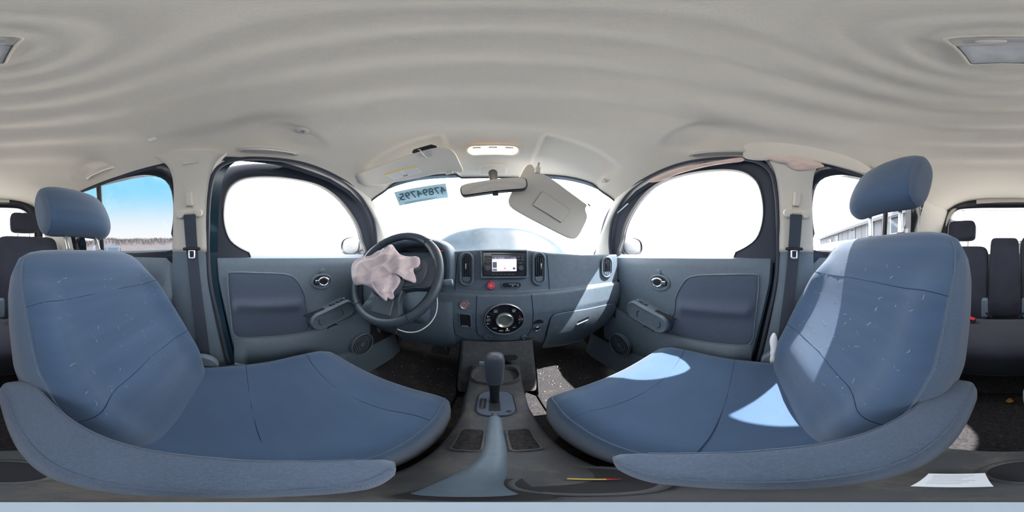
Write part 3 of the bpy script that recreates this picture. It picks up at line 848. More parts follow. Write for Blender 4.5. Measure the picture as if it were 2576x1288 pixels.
# round climate panel
HX, HZ = .047, -.272; hc = on(HX, HZ, .0); hn2 = nd_at(HX, HZ); r_, u_, n_ = frame_of(hn2)
def hp(a, b, h=0.0): return hc + r_ * a + u_ * b + n_ * h
cl = lathe('climate_panel', [(.080, -.004), (.080, .006), (.0795, .0085), (.0765, .0075), (.0760, .004), (.042, .004), (.0001, .004)], hc, hn2, 'gloss_black', dash, seg=64, label='round black climate control panel with a silver ringed display')
lathe('rim', [(.0815, -.002), (.0815, .007), (.0795, .009), (.0770, .0075), (.0770, .0042)], hc, hn2, 'silver', cl, seg=64, caps=False)
lathe('dial_ring', [(.037, .004), (.036, .014), (.033, .017), (.026, .008), (.0255, .006)], hc, hn2, 'silver', cl, seg=56, caps=False)
lathe('display', [(.0001, .0075), (.0262, .0075), (.0262, .004)], hc, hn2, 'lcd', cl, seg=48)
def sector(a0, a1, r0, r1, h, name, m, parent):
    n = 10
    pts = [(r1 * cos(radians(lerp(a0, a1, i / n))), r1 * sin(radians(lerp(a0, a1, i / n)))) for i in range(n + 1)]
    pts += [(r0 * cos(radians(lerp(a1, a0, i / n))), r0 * sin(radians(lerp(a1, a0, i / n)))) for i in range(n + 1)]
    return plate(name, pts, hp(0, 0, h), hn2, .003, m, parent, bevel=.0006, bseg=1)
bt = {}
for nm, a0, a1, r0, r1 in (('front', 112, 140, .046, .0745), ('rear', 40, 68, .046, .0745), ('fan', 148, 212, .052, .0745), ('temp', -32, 32, .052, .0745), ('mode', 216, 244, .044, .0745), ('recirc', 247, 269, .044, .0745), ('fresh', 271, 293, .044, .0745), ('ac', 296, 324, .044, .0745)):
    bt[nm] = sector(a0, a1, r0, r1, .0062, 'button', 'gloss_black', cl)
def ht(s, a, b, sz, par, m='glyph'): text('button_text', s, sz, hp(a, b, .0068), hn2, m, par, up=(0, 0, 1))
ht('FRONT', -.036, .041, .0050, bt['front']); ht('REAR', .037, .041, .0050, bt['rear'])
ht('OFF', -.066, .0, .0070, bt['fan']); ht('AUTO', .0665, .0, .0062, bt['temp']); ht('MODE', -.039, -.045, .0060, bt['mode']); ht('A/C', .040, -.043, .0070, bt['ac'])
ht('+', -.0605, .0185, .0080, bt['fan']); ht('-', -.0605, -.0195, .0090, bt['fan'])
for sx, k in ((-.036, 'front'), (.037, 'rear')):
    tube('defrost_icon', [hp(sx + .006 * cos(a), .049 + .0035 * sin(a), .0068) for a in [2 * pi * i / 16 for i in range(16)]], .0006, 'glyph', bt[k], closed=True, seg=5)
for sz in (.0185, -.0195):
    lathe('fan_icon', [(.0001, .0006), (.0030, .0006), (.003, 0)], hp(-.0675, sz, .0062), hn2, 'glyph', bt['fan'], seg=8)
plate('arrow', [(-.004, -.003), (.004, -.003), (0, .004)], hp(.062, .019, .0068), hn2, .0006, 'arrowred', bt['temp'])
plate('arrow', [(-.004, .003), (0, -.004), (.004, .003)], hp(.062, -.019, .0068), hn2, .0006, 'arrowblue', bt['temp'])
for sx, k in ((-.013, 'recirc'), (.013, 'fresh')):
    tube('air_icon', [hp(sx + .008 * cos(a), -.0595 + .0028 * sin(a), .0068) for a in [2 * pi * i / 18 for i in range(18)]], .0006, 'glyph', bt[k], closed=True, seg=5)
lathe('indicator', [(.0001, .001), (.0022, .0008), (.0024, 0)], hp(.012, -.050, .0062), hn2, 'amber', cl, seg=14)
for kx, kz, s_ in ((-.077, 0, 1), (.077, 0, -1)):
    ringplate('button_rim', capsule(.020, .019), capsule(.017, .016), hp(kx * .86, kz, .0063), hn2, .0012, 0, 'silver', cl)
# start button, slot, sockets
def ringbtn(x, z, R, ring, face, name, parent=dash):
    c = on(x, z, 0); n = nd_at(x, z)
    b = lathe(name, [(R, -.003), (R, .004), (R * .93, .006), (R * .70, .004), (R * .70, .001)], c, n, ring, parent, caps=False)
    lathe('button_face', [(.0001, .004), (R * .62, .0045), (R * .70, .002)], c, n, face, b)
    return b, c, n
sbn, c, n = ringbtn(-.117, -.208, .0205, 'silver', 'pinkbutton', 'start_button')
text('start_text', 'START', .0052, c + n * .0050 + V((0, 0, .003)), n, 'ink', sbn)
text('start_text', 'STOP', .0052, c + n * .0050 + V((0, 0, -.004)), n, 'ink', sbn)
c = on(-.116, -.288, .0); n = nd_at(-.116, -.288)
ringplate('key_slot_rim', rrect(.054, .078, .012), rrect(.046, .070, .009), c, n, .003, 0, 'dark', dash, inner_drop=.004)
plate('key_slot', rrect(.047, .071, .009), c + n * .0008, n, .001, 'black', dash)
rbox('slot_lip', (.030, .006, .008), c + n * .004 + V((0, 0, -.024)), 'dark', dash, r=.002, n=n)
for x, z, R, m2 in ((.190, -.335, .0145, 'black'), (.135, -.385, .0125, 'wheelplastic'), (-.022, -.380, .017, 'dark')):
    c = on(x, z, 0); n = nd_at(x, z)
    if x > .1:
        plate('socket_recess', ell(.028, .040 if x > .15 else .026), c + V((.004, 0, .010)) + n * .0008, n, .001, 'black', dash)
        s_ = lathe('power_socket', [(R, 0), (R, .007), (R * .86, .009), (R * .76, .006), (R * .74, .002)], c + n * .001, n, 'steel' if x > .15 else 'dark', dash, caps=False)
        lathe('socket_core', [(.0001, .003), (R * .76, .003), (R * .76, .0)], c + n * .001, n, m2, s_)
    else:
        lathe('blank_plug', [(R, 0), (R, .002), (R * .85, .003), (R * .8, .001), (.0001, .001)], c, n, 'dark', dash)
# glovebox lid
gp = []
for u, v in ((1394, 790), (1420, 784), (1480, 775), (1530, 764), (1546, 762), (1549, 772), (1540, 792), (1500, 830), (1466, 856), (1420, 867), (1362, 874), (1364, 866), (1376, 830), (1384, 800)):
    d = ray(u, v); t = .8
    for _ in range(40):
        p = d * t; t += (yd(p.x, max(p.z, -.54)) - p.y) / d.y * .7
    gp.append(d * t)
gp = resample(gp, 60, True)
gc = sum(gp, V()) / 60
rg = []
for sc, h in ((1.0, -.004), (1.0, .004), (.985, .007), (.9, .0075), (.6, .0075), (.2, .0075)):
    ring = []
    for p in gp:
        q = gc.lerp(p, sc); y = yd(q.x, max(q.z, -.54)); ring.append(V((q.x, y, q.z)) + nd_at(q.x, max(q.z, -.54)) * h)
    rg.append(ring)
gb = loft('glovebox_lid', rg, 'darkdusty', dash, angle=35, label='dark glovebox lid with a recessed pull latch')
tube('lid_gap', [V((p.x, yd(p.x, max(p.z, -.54)) - .001, p.z)) for p in gp], .0028, 'seam', dash, closed=True, seg=6)
lc_ = PY(1466, 806, .70); lx, lz = lc_.x, lc_.z
ln = nd_at(lx, lz); lp = on(lx, lz, .008)
plate('latch_recess', [(-.035, -.012), (.035, .004), (.035, .022), (-.030, .006)], lp, ln, .001, 'black', gb)
plate('latch_handle', [(-.037, -.022), (.030, -.006), (.034, .001), (-.034, -.014)], lp + ln * .006, ln, .008, 'darkdusty', gb, bevel=.0015)
# instrument binnacle in front of the driver
BX, BZ = -.345, -.045
def oval(a, b, p=.62, n=56):
    res = []
    for i in range(n):
        t = 2 * pi * i / n; c, s = cos(t), sin(t)
        res.append((a * (abs(c) ** p) * (1 if c >= 0 else -1), b * (abs(s) ** p) * (1 if s >= 0 else -1)))
    return res
def ov(a, b, y, dz=0, lean=0.0):
    return [V((BX + p, y + lean * q, BZ + dz + q)) for p, q in oval(a, b)]
loft('instrument_hood', [ov(.185, .125, .72), ov(.182, .122, .655, 0, -.12), ov(.176, .116, .640, 0, -.12), ov(.166, .106, .638, 0, -.12), ov(.158, .098, .645, 0, -.12), ov(.148, .088, .72)], 'dark', dash, caps=False, angle=60, label='arched instrument hood behind the steering wheel')
ins_ = loft('instrument_face', [ov(.150, .090, .715), ov(.02, .02, .722)], 'black', dash)
for sx, R in ((-.075, .052), (.060, .052)):
    gcn = V((BX + sx, .712, BZ + .020))
    lathe('gauge', [(R, 0), (R, .006), (R * .93, .007), (R * .90, .003), (.0001, .002)], gcn, (0, -1, 0), 'gloss_black', ins_, seg=40)
    tube('gauge_needle', [gcn + V((0, -.008, 0)), gcn + V((sx * .4, -.008, .030))], .0012, 'white', ins_, seg=5)
lathe('warning_glow', [(.0001, .006), (.020, .005), (.028, 0)], V((BX + .105, .711, BZ + .045)), (0, -1, 0), 'glowred', ins_, seg=24)
plate('warning_lamp', rrect(.022, .006, .001), V((BX + .070, .700, BZ - .008)), (0, -1, 0), .001, 'glowred', ins_)
# knee panel below the column
def kp(a, b):
    x = lerp(-.52, -.17, a); z = lerp(-.20, -.50, b)
    return V((x, yd(x, z) - .018 * sin(pi * a) ** .5 - .002, z))
grid('knee_panel', 24, 16, kp, 'dark', dash)

# ------------------------------------------------------------------ steering column, stalks, wheel, spent airbag
WC = V((-.34, .48, -.07)); TI = radians(30)
WN = V((0, -cos(TI), sin(TI)))             # towards the driver
WU = V((0, sin(TI), cos(TI))); WR = V((1, 0, 0))
def wp(a, b, h=0.0): return WC + WR * a + WU * b + WN * h
colm = thing('steering_column', 'dark steering column shroud with stalks behind the wheel', 'steering column', tuple(WC - WN * .2))
rings = []
for h, a, b, dz in ((-.055, .050, .055, -.012), (-.075, .062, .068, -.02), (-.13, .070, .075, -.03), (-.22, .075, .08, -.04), (-.30, .075, .08, -.05)):
    rings.append([wp(p, q + dz, h) for p, q in oval(a, b, .7, 40)])
loft('shroud', rings, 'dark', colm)
def stalk(sx, label):
    p0 = wp(sx * .05, .0, -.085); p1 = wp(sx * .150, .012, -.085); p2 = wp(sx * .200, .018, -.082)
    st = tube('stalk', [p0, p0.lerp(p1, .5), p1], [.008, .0085, .0115], 'black', colm, seg=14, label=label)
    tube('stalk_tip', [p1, p1.lerp(p2, .2), p1.lerp(p2, .9), p2], [.0115, .0145, .0145, .012], 'dark', st, seg=18)
    lathe('stalk_cap', [(.0001, .002), (.010, .0015), (.012, 0)], p2, (p2 - p1), 'silver', st, seg=18)
stalk(1, 'black wiper stalk'); stalk(-1, 'black lamp stalk')
kb = rbox('key_box', (.055, .035, .03), wp(-.075, -.105, -.05), 'wheelplastic', colm, r=.003, n=WN, up=WU)
tube('key_glyph', [wp(-.085 + .008 * cos(a), -.105 + .008 * sin(a), -.0345) for a in [2 * pi * i / 4 for i in range(4)]], .001, 'glyphdim', kb, closed=True, seg=5)

wheel = thing('steering_wheel', 'leather three spoke steering wheel with a torn open hub', 'steering wheel', tuple(WC))
N = 72
rp_, rr2 = [], []
for i in range(N):
    a = 2 * pi * i / N
    fat = exp(-((sin(a) - .55) / .16) ** 2)
    flatb = 0
    rp_.append(wp(.1735 * cos(a), .1735 * sin(a))); rr2.append(.0158 + .0022 * fat)
tube('rim', rp_, rr2, 'leather', wheel, seg=16, closed=True)
# inner stitching and the leather joints
tube('stitching', [wp(.1575 * cos(2 * pi * i / 96), .1575 * sin(2 * pi * i / 96), .004 + .0012 * (i % 2)) for i in range(96)], .0010, 'seam', wheel, closed=True, seg=5)
for a in (52, 128, 232, 308):
    ca, sa = cos(radians(a)), sin(radians(a))
    tube('leather_joint', [wp((.1735 + .0165 * cos(t)) * ca, (.1735 + .0165 * cos(t)) * sa, .0165 * sin(t)) for t in [2 * pi * i / 20 for i in range(20)]], .0011, 'seam', wheel, closed=True, seg=5)
def spoke(pts, h0, h1, name='spoke', m='wheelplastic'):
    pts = resample(catmull([V((a, b, 0)) for a, b in pts], 4, True), 48, True)
    c = sum(pts, V()) / 48
    rings = []
    for sc, h in ((1, h0), (1, h1 - .004), (.95, h1), (.5, h1 + .001), (.1, h1 + .001)):
        rings.append([wp(c.x + (p.x - c.x) * sc, c.y + (p.y - c.y) * sc, h) for p in pts])
    return loft(name, rings, m, wheel, angle=50)
spoke([(.045, .045), (.10, .060), (.155, .070), (.166, .050), (.166, -.010), (.150, -.038), (.10, -.045), (.045, -.05)], -.016, .012, m='leather')
spoke([(-.045, .045), (-.10, .060), (-.155, .070), (-.166, .050), (-.166, -.010), (-.150, -.038), (-.10, -.045), (-.045, -.05)], -.016, .012, m='leather')
spoke([(-.055, -.030), (.055, -.030), (.062, -.090), (.080, -.140), (.060, -.160), (0, -.168), (-.060, -.160), (-.080, -.140), (-.062, -.090)], -.016, .010, m='leather')
spoke([(.050, .040), (.085, .052), (.125, .050), (.135, .030), (.132, -.010), (.112, -.034), (.06, -.04)], .010, .020, 'button_plate')
spoke([(-.050, .040), (-.085, .052), (-.125, .050), (-.135, .030), (-.132, -.010), (-.112, -.034), (-.06, -.04)], .010, .020, 'button_plate')
for sx in (-1, 1):
    b = plate('control_button', [(q[0], q[1]) for q in ell(.018, .016)], wp(sx * .098, .024, .027), WN, .006, 'wheelplastic', wheel, up=WU, bevel=.002)
    plate('button_cross', rrect(.014, .014, .004), wp(sx * .098, .024, .029), WN, .003, 'dark', b, up=WU, bevel=.001)
    plate('control_button', capsule(.034, .011), wp(sx * .096, -.010, .026), WN, .006, 'wheelplastic', wheel, up=WU, bevel=.002)
spoke([(.050, .060), (.074, .02), (.072, -.03), (.040, -.080), (0, -.092), (-.040, -.080), (-.072, -.03), (-.074, .02), (-.050, .060), (0, .075)], -.03, .030, 'hub', 'wheelplastic')
tube('hub_tear', [wp(.062, .03, .033), wp(.066, -.01, .034), wp(.048, -.055, .034), wp(.010, -.085, .033), wp(-.03, -.08, .033)], [.002, .003, .004, .003, .002], 'black', wheel, seg=6)
plate('hub_flap', [(-.022, -.004), (.024, .012), (.028, .004), (-.012, -.026)], wp(-.072, -.030, .034), WN + V((-.4, 0, .2)), .006, 'gloss_black', wheel, up=WU, bevel=.001)
plate('centre_cover', [(-.034, .030), (.034, .030), (.040, -.03), (-.040, -.03)], wp(.012, -.118, .016), WN, .01, 'wheelplastic', wheel, up=WU, bevel=.004)

# the deflated bag, crumpled over the upper left of the wheel
ab_o = [(884, 690), (887, 664), (904, 650), (934, 643), (952, 632), (972, 626), (986, 616), (996, 628), (1010, 642), (1034, 647), (1053, 647), (1057, 660), (1054, 672), (1040, 678), (1046, 698), (1047, 708), (1041, 712), (1037, 694), (1024, 684), (1006, 690), (1008, 706), (1000, 722), (990, 735), (992, 748), (984, 754), (976, 750), (972, 758), (962, 752), (948, 738), (934, 724), (912, 716), (892, 716)]
bagp = wp(0, 0, .052)
bo = [PP(u, v, bagp, WN + V((.25, 0, 0))) for u, v in ab_o]
bo = resample(catmull(bo, 5, True), 150, True)
def crease(p, t, th):
    q = p * 15.0
    a = mnoise.ridged_multi_fractal(q + V((3.1, 0, 1.7)), 1.0, 2.0, 3, 1.0, 2.0)
    b = mnoise.noise(p * 9 + V((7, 2, 1)))
    d = p - bagp; ca, cb = d.dot(WR), d.dot(WU)
    f = .016 * mnoise.noise(V((ca * 26 + cb * 9, cb * 9 - ca * 4, 4.0))) - .020 * abs(mnoise.noise(V((ca * 13 - cb * 19, cb * 6 + ca * 8, 9.0)))) - .012 * abs(mnoise.noise(V((ca * 22 + cb * 16, cb * 20 - ca * 12, 2.0))))
    return (f + .010 * b) * (1 - t ** 6)
abt = thing('airbag', 'deflated pale pink airbag cloth hanging crumpled from the steering wheel', 'airbag', tuple(bagp))
blob('cloth', bo, WN + V((.25, 0, 0)), .030, 'airbag', abt, centre=PP(965, 680, bagp, WN + V((.25, 0, 0))), rings=40, fold=crease, back=.15)
sm = [PP(u, v, bagp + WN * .034, WN + V((.25, 0, 0))) for u, v in ((990, 620), (978, 650), (962, 668), (938, 690), (936, 712), (950, 735), (968, 752))]
tube('cloth_seam', catmull(sm, 6), .0014, 'airbag', abt, seg=5)
# white cord hanging below the wheel
cd = thing('cord', 'thin white cord looping below the steering wheel with a black coil', 'cord', tuple(wp(.05, -.15, -.03)))
pc = [PY(u, v, y) for u, v, y in ((1092, 712, .52), (1097, 735, .53), (1100, 762, .53), (1096, 790, .52), (1080, 815, .50), (1055, 832, .48), (1030, 836, .47), (1010, 832, .46), (996, 826, .455))]
tube('cord_loop', catmull(pc, 8), .0022, 'white', cd, seg=8)
pc = [PY(u, v, y) for u, v, y in ((963, 758, .445), (963, 775, .445), (966, 792, .45), (972, 806, .47), (985, 820, .47))]
tube('cord_end', catmull(pc, 8), .0022, 'white', cd, seg=8)
cc0 = PY(1000, 828, .452)
tube('coil', [cc0 + V((.006 * (i / 20 - 2) * .3, -.005 + .006 * cos(i * .9), .008 * sin(i * .9) + .0008 * (i - 20))) for i in range(41)], .0018, 'black', cd, seg=6)
# ------------------------------------------------------------------ front seats
def sp_(x, p): return (abs(x) ** p) * (1 if x >= 0 else -1)
def front_seat(sg, label, cx, yb, zb, rec, length, yf, armx, armlabel, hy=0.0, hh=.106, wk=1.0):
    """yb, zb: where the back meets the cushion; rec: recline; yf: front edge of the cushion"""
    t = thing('front_seat', label, 'seat', (cx, .1, FLOOR), group='front seats')
    R = radians(rec); U = V((0, -sin(R), cos(R))); Fw = V((0, cos(R), sin(R)))    # up along the back, and forwards out of it
    b0 = V((cx, yb, zb)) - Fw * .065
    def half(s):   # half width along the back, s in metres
        return wk * interp([(-.10, .19), (0, .215), (.10, .245), (.25, .270), (.36, .270), (.43, .266), (.48, .256), (.515, .236), (.535, .203), (.545, .155)], s / length * .545)
    def dep(s):
        return interp([(-.10, .050), (0, .068), (.2, .070), (.4, .060), (.48, .052), (.52, .040), (.54, .025), (.545, .008)], s / length * .545)
    M = 64
    def ring(s):
        w, d = half(s), dep(s); res = []
        lower = 1 - sstep(.05, .35, s)
        for i in range(M):
            a = 2 * pi * i / M
            x = sp_(cos(a), .50) * w; y = sp_(sin(a), .42) * d
            if sin(a) > 0:
                q = abs(x) / w
                y += .030 * exp(-((q - .80) / .16) ** 2) * sstep(-.05, .1, s) * sstep(.50, .36, s) - .012 * exp(-(q / .5) ** 2) * sstep(.5, .3, s)
                y += .016 * exp(-((s - .12) / .07) ** 2) * exp(-(q / .6) ** 2)
                y += .0016 * mnoise.noise(V((x * 14, s * 14, cx)))
            else:
                y *= 1.0
            res.append(b0 + V((x, 0, 0)) + U * s + Fw * y)
        return res
    ss = [-.10 + (length + .10) * (1 - (1 - i / 46) ** 1.25) for i in range(47)]
    back = loft('backrest', [ring(s) for s in ss], 'seat', t, angle=70)
    # seams: one down each side of the front, two across
    def front_pt(q, s, lift=.0022):
        w, d = half(s), dep(s); x = q * w
        c = sp_(max(0, 1 - abs(q) ** (1 / .55)), 1)
        ca = abs(q) ** (1 / .50); sa = sqrt(max(0, 1 - ca * ca)); y = sa ** .42 * d
        y += .030 * exp(-((abs(q) - .80) / .16) ** 2) * sstep(-.05, .1, s) * sstep(.50, .36, s) - .012 * exp(-(q / .5) ** 2) * sstep(.5, .3, s)
        y += .016 * exp(-((s - .12) / .07) ** 2) * exp(-(q / .6) ** 2)
        return b0 + V((x, 0, 0)) + U * s + Fw * (y + lift - .002)
    for q in (-.93, .93):
        tube('side_seam', [front_pt(q, s) for s in [.0 + (length - .045) * i / 40 for i in range(41)]], .0024, 'seatside', back, seg=6)
    qs = -sg   # inboard side
    tube('cross_seam', [front_pt(lerp(-.92, .92, i / 40), .375 * length / .545 + .012 * cos(pi * (i / 40 - .5)) + sg * .0 * i) for i in range(41)], .0008, 'seam', back, seg=5)
    tube('cross_seam', [front_pt(q, interp([(-.92, .125), (-.75, .145), (-.5, .165), (0, .18), (.5, .175), (.92, .165)], q * sg)) for q in [lerp(-.92, .92, i / 60) for i in range(61)]], .0009, 'seam', back, seg=5)
    # inboard and outboard side covers of another cloth
    for q in (-1, 1):
        def sc(a, b, q=q):
            s = lerp(-.02, length - .07, b); w, d = half(s), dep(s)
            an = lerp(radians(33), radians(-48), a); y = sp_(sin(an), .42) * d; x = q * sp_(cos(an), .50) * w
            if y > 0: y += .030 * exp(-((abs(x) / w - .80) / .16) ** 2) * sstep(-.05, .1, s) * sstep(.50, .36, s)
            return b0 + V((x + q * .0026 * sin(pi * a) ** .4 * sin(pi * b) ** .3 + q * .0004, 0, 0)) + U * s + Fw * y
        grid('side_cover', 14, 34, sc, 'seatside', back)
    # cushion
    yr = yb - .10; wz = zb
    def cring(y):
        f = (y - yr) / (yf - yr); w = interp([(0, .215), (.3, .240), (.8, .250), (.94, .244), (1, .225)], f)
        top = wz + interp([(0, -.01), (.2, -.012), (.7, .020), (.88, .020), (.96, .004), (1, -.045)], f)
        bot = wz + interp([(0, -.19), (.7, -.175), (.92, -.165), (1, -.125)], f)
        h = (top - bot) / 2; zc = (top + bot) / 2; res = []
        for i in range(M):
            a = 2 * pi * i / M
            x = sp_(cos(a), .38) * w; z = sp_(sin(a), .36) * h
            if sin(a) > 0:
                q = abs(x) / w
                z += .012 * exp(-((q - .82) / .14) ** 2) * sstep(1.0, .8, f) - .010 * exp(-(q / .55) ** 2) * sstep(0.0, .2, f) * sstep(.95, .6, f)
                z += .0018 * mnoise.noise(V((x * 12, y * 12, cx + 3)))
            res.append(V((cx + x, y, zc + z)))
        return res
    ys = [yr + (yf - yr) * (1 - (1 - i / 40) ** 1.3) for i in range(41)]
    cu = loft('cushion', [cring(y) for y in ys], 'seat', t, angle=70)
    def top_pt(q, y, lift=.001):
        f = (y - yr) / (yf - yr); w = interp([(0, .215), (.3, .240), (.8, .250), (.94, .244), (1, .225)], f)
        top = wz + interp([(0, -.01), (.2, -.012), (.7, .020), (.88, .020), (.96, .004), (1, -.045)], f)
        bot = wz + interp([(0, -.19), (.7, -.175), (.92, -.165), (1, -.125)], f)
        h = (top - bot) / 2; zc = (top + bot) / 2
        ca = abs(q) ** (1 / .38); sa = sqrt(max(0, 1 - ca * ca)); z = sa ** .36 * h
        z += .012 * exp(-((abs(q) - .82) / .14) ** 2) * sstep(1.0, .8, f) - .010 * exp(-(q / .55) ** 2) * sstep(0.0, .2, f) * sstep(.95, .6, f)
        return V((cx + q * w, y, zc + z + lift))
    for q in (-.95, .95):
        tube('side_seam', [top_pt(q, lerp(yb + .02, yf - .015, i / 40)) for i in range(41)], .0020, 'seatside', cu, seg=6)
    tube('cross_seam', [top_pt(lerp(-.94, .94, i / 40), yf - .135 - .02 * cos(pi * (i / 40 - .5)), .0004) for i in range(41)], .0008, 'seam', cu, seg=5)
    tube('cross_seam', [top_pt(lerp(-.94, .94, i / 40), yb + .135 + .0 * i, .0004) for i in range(41)], .0008, 'seam', cu, seg=5)
    for q in (-1, 1):
        def cs(a, b, q=q):
            y = lerp(yr + .03, yf - .02, a); f = (y - yr) / (yf - yr); w = interp([(0, .215), (.3, .240), (.8, .250), (.94, .244), (1, .225)], f)
            top = wz + interp([(0, -.01), (.2, -.012), (.7, .020), (.88, .020), (.96, .004), (1, -.045)], f)
            bot = wz + interp([(0, -.19), (.7, -.175), (.92, -.165), (1, -.125)], f)
            h = (top - bot) / 2; zc = (top + bot) / 2
            an = lerp(radians(-46), radians(33), b); x = q * sp_(cos(an), .38) * w; z = sp_(sin(an), .36) * h
            return V((cx + x + q * .0022 * (sin(pi * b) ** .4), y, zc + z))
        grid('side_cover', 24, 10, cs, 'seatside', cu)
    hv, hf_ = [], []
    for k in range(70):
        q0 = random.uniform(-.8, .8); s0 = random.uniform(.12, .46); an = random.uniform(0, 6.28); ln_ = random.uniform(.004, .014); cv = random.uniform(-1.2, 1.2)
        pts = []
        for j in range(5):
            pts.append(front_pt(clamp(q0 + ln_ * j / 4 * cos(an + cv * j / 4) / .25, -.85, .85), s0 + ln_ * j / 4 * sin(an + cv * j / 4), .0034))
        b = len(hv)
        for p in pts: hv += [p, p + V((.0005, 0, .0005))]
        for j in range(4): hf_.append((b + 2 * j, b + 2 * j + 1, b + 2 * j + 3, b + 2 * j + 2))
    mk('lint', hv, hf_, 'crumb', t, recalc=False, kind='stuff')
    # base and rails
    rbox('seat_base', (.40, .10, .34), (cx, .10, zb - .22), 'black', t, r=.01)
    for q in (-1, 1):
        rbox('rail', (.036, .05, .52), (cx + q * .19, .10, FLOOR + .035), 'steel', t, r=.004)
    plate('recliner_cover', ell(.06, .05), (cx + sg * .262, yb - .02, zb - .03), (sg, 0, 0), .03, 'dark', t, bevel=.006)
    rbox('reclining_lever', (.10, .022, .012), (cx + sg * .262, yb + .06, zb - .10), 'dark', t, r=.005, n=(sg, 0, 0))
    # head restraint
    hc_ = b0 + U * (length + .163) + Fw * (.040 + hy)
    def hf(p, x, y, z): return p + Fw * (.012 * (1 - z * z) * (1 if y > 0 else -.3)) - V((0, 0, 0))
    H = superell('headrest', hc_, (Fw * .056, (U * .9 + V((0, 0, .12))).normalized() * hh, V((.140, 0, 0))), (.78, .30), 'seat', t, nu=56, nv=44, f=lambda p, x, y, z: p - Fw * (.016 * z * z), angle=70)
    for q in (-1, 1):
        ev = [p.vertices[:] for p in H.data.polygons if (sum(H.data.vertices[i].co.x for i in p.vertices) / len(p.vertices) - hc_.x) * q > .126]
        ids = sorted({i for f in ev for i in f}); mp_ = {i: k for k, i in enumerate(ids)}
        mk('end_panel', [hc_ + (H.data.vertices[i].co - hc_) * 1.010 for i in ids], [tuple(mp_[i] for i in f) for f in ev], 'seatside', H, recalc=False, angle=80)
        post = V((q * .066, 0, 0))
        tube('post', [b0 + post + U * (length - .02) + Fw * .005, hc_ + post - U * .03 - Fw * .012], .0068, 'steel', H, seg=14)
        lathe('post_collar', [(.019, -.012), (.019, .004), (.015, .008), (.009, .009), (.0001, .009)], b0 + post + U * (length - .004) + Fw * .004, U, 'dark', H, seg=24, up=(0, 1, 0))
    # fold-down armrest on the inboard side
    y0, y1 = -.262, .070
    def ar(y):
        f = (y - y0) / (y1 - y0)
        w = interp([(0, .024), (.05, .031), (.5, .032), (.75, .034), (.88, .027), (.96, .015), (1, .004)], f); h = interp([(0, .026), (.06, .036), (.6, .034), (.85, .028), (.97, .014), (1, .006)], f)
        xo = -sg * .0 + sg * interp([(0, 0), (.7, 0), (1, .006)], f) * -1
        return [V((armx + xo + sp_(cos(a), .5) * w, y, -.285 + .012 * f + sp_(sin(a), .55) * h)) for a in [2 * pi * i / 36 for i in range(36)]]
    am = loft('armrest', [ar(y0 + (y1 - y0) * i / 40) for i in range(41)], 'seatside', t, angle=70, label=armlabel)
    for q in (-1, 1):
        def sl(i):
            f = .03 + .93 * i / 40; y = y0 + (y1 - y0) * f
            w = interp([(0, .024), (.05, .031), (.5, .032), (.75, .034), (.88, .027), (.96, .015), (1, .004)], f); h = interp([(0, .026), (.06, .036), (.6, .034), (.85, .028), (.97, .014), (1, .006)], f)
            a = radians(50 if q > 0 else 130)
            return V((armx + sg * interp([(0, 0), (.7, 0), (1, .006)], f) * -1 + sp_(cos(a), .5) * w, y, -.285 + .012 * f + sp_(sin(a), .55) * h + .0004))
        tube('armrest_seam', [sl(i) for i in range(41)], .0014, 'seatside', am, seg=5)
    tube('armrest_pivot', [V((armx, y0 + .035, -.285)), V((armx + sg * .09, y0 + .03, -.285))], .02, 'black', t, seg=16)
    return t
front_seat(-1, 'blue grey cloth driver seat, reclined, behind the steering wheel', -.337, -.105, -.435, 32, .566, .385, -.058, 'fold down cloth armrest on the inner side')
front_seat(1, 'blue grey cloth passenger seat with a sunlit patch on its cushion', .360, -.085, -.425, 27, .578, .375, .073, 'fold down cloth armrest on the inner side', hy=.05, hh=.112, wk=1.06)
sab = thing('side_airbag', 'crumpled white airbag cloth bursting from the outer edge of the passenger seat', 'airbag', (.62, -.06, -.4))
so = [PX(u, v, .60) for u, v in ((1944, 838), (1952, 840), (1957, 858), (1958, 890), (1966, 908), (1962, 918), (1948, 922), (1938, 918), (1934, 906), (1938, 880), (1936, 856))]
blob('cloth', resample(catmull(so, 5, True), 60, True), (-1, 0, 0), .016, 'whitecloth', sab, rings=12, fold=lambda p, t, th: .010 * mnoise.noise(p * 40) * (1 - t))

# ------------------------------------------------------------------ rear bench
rs = thing('rear_bench', 'rear bench in seat cloth coloured darker as shade, with split backrest and two head restraints', 'seat', (0, -1.0, FLOOR))
def slab(name, x0, x1, y0, z0, y1, z1, th, parent, m='seatshaded', e=.35, bul=.012, label=None):
    """a padded slab from its bottom edge (y0, z0) to its top edge (y1, z1)"""
    c = V(((x0 + x1) / 2, (y0 + y1) / 2, (z0 + z1) / 2)); up = V((0, y1 - y0, z1 - z0)); L = up.length; up.normalize(); f = V((0, up.z, -up.y))
    if f.y < 0 and abs(up.z) > .5: f = -f
    kw = {'label': label} if label else {}
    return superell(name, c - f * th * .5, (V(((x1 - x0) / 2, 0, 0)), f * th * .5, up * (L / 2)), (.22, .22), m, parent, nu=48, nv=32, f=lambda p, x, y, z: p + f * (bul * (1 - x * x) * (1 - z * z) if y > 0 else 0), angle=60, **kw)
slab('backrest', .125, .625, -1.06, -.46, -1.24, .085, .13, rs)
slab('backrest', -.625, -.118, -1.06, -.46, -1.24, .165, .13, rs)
slab('centre_backrest', -.108, .112, -1.075, -.42, -1.235, .145, .10, rs)
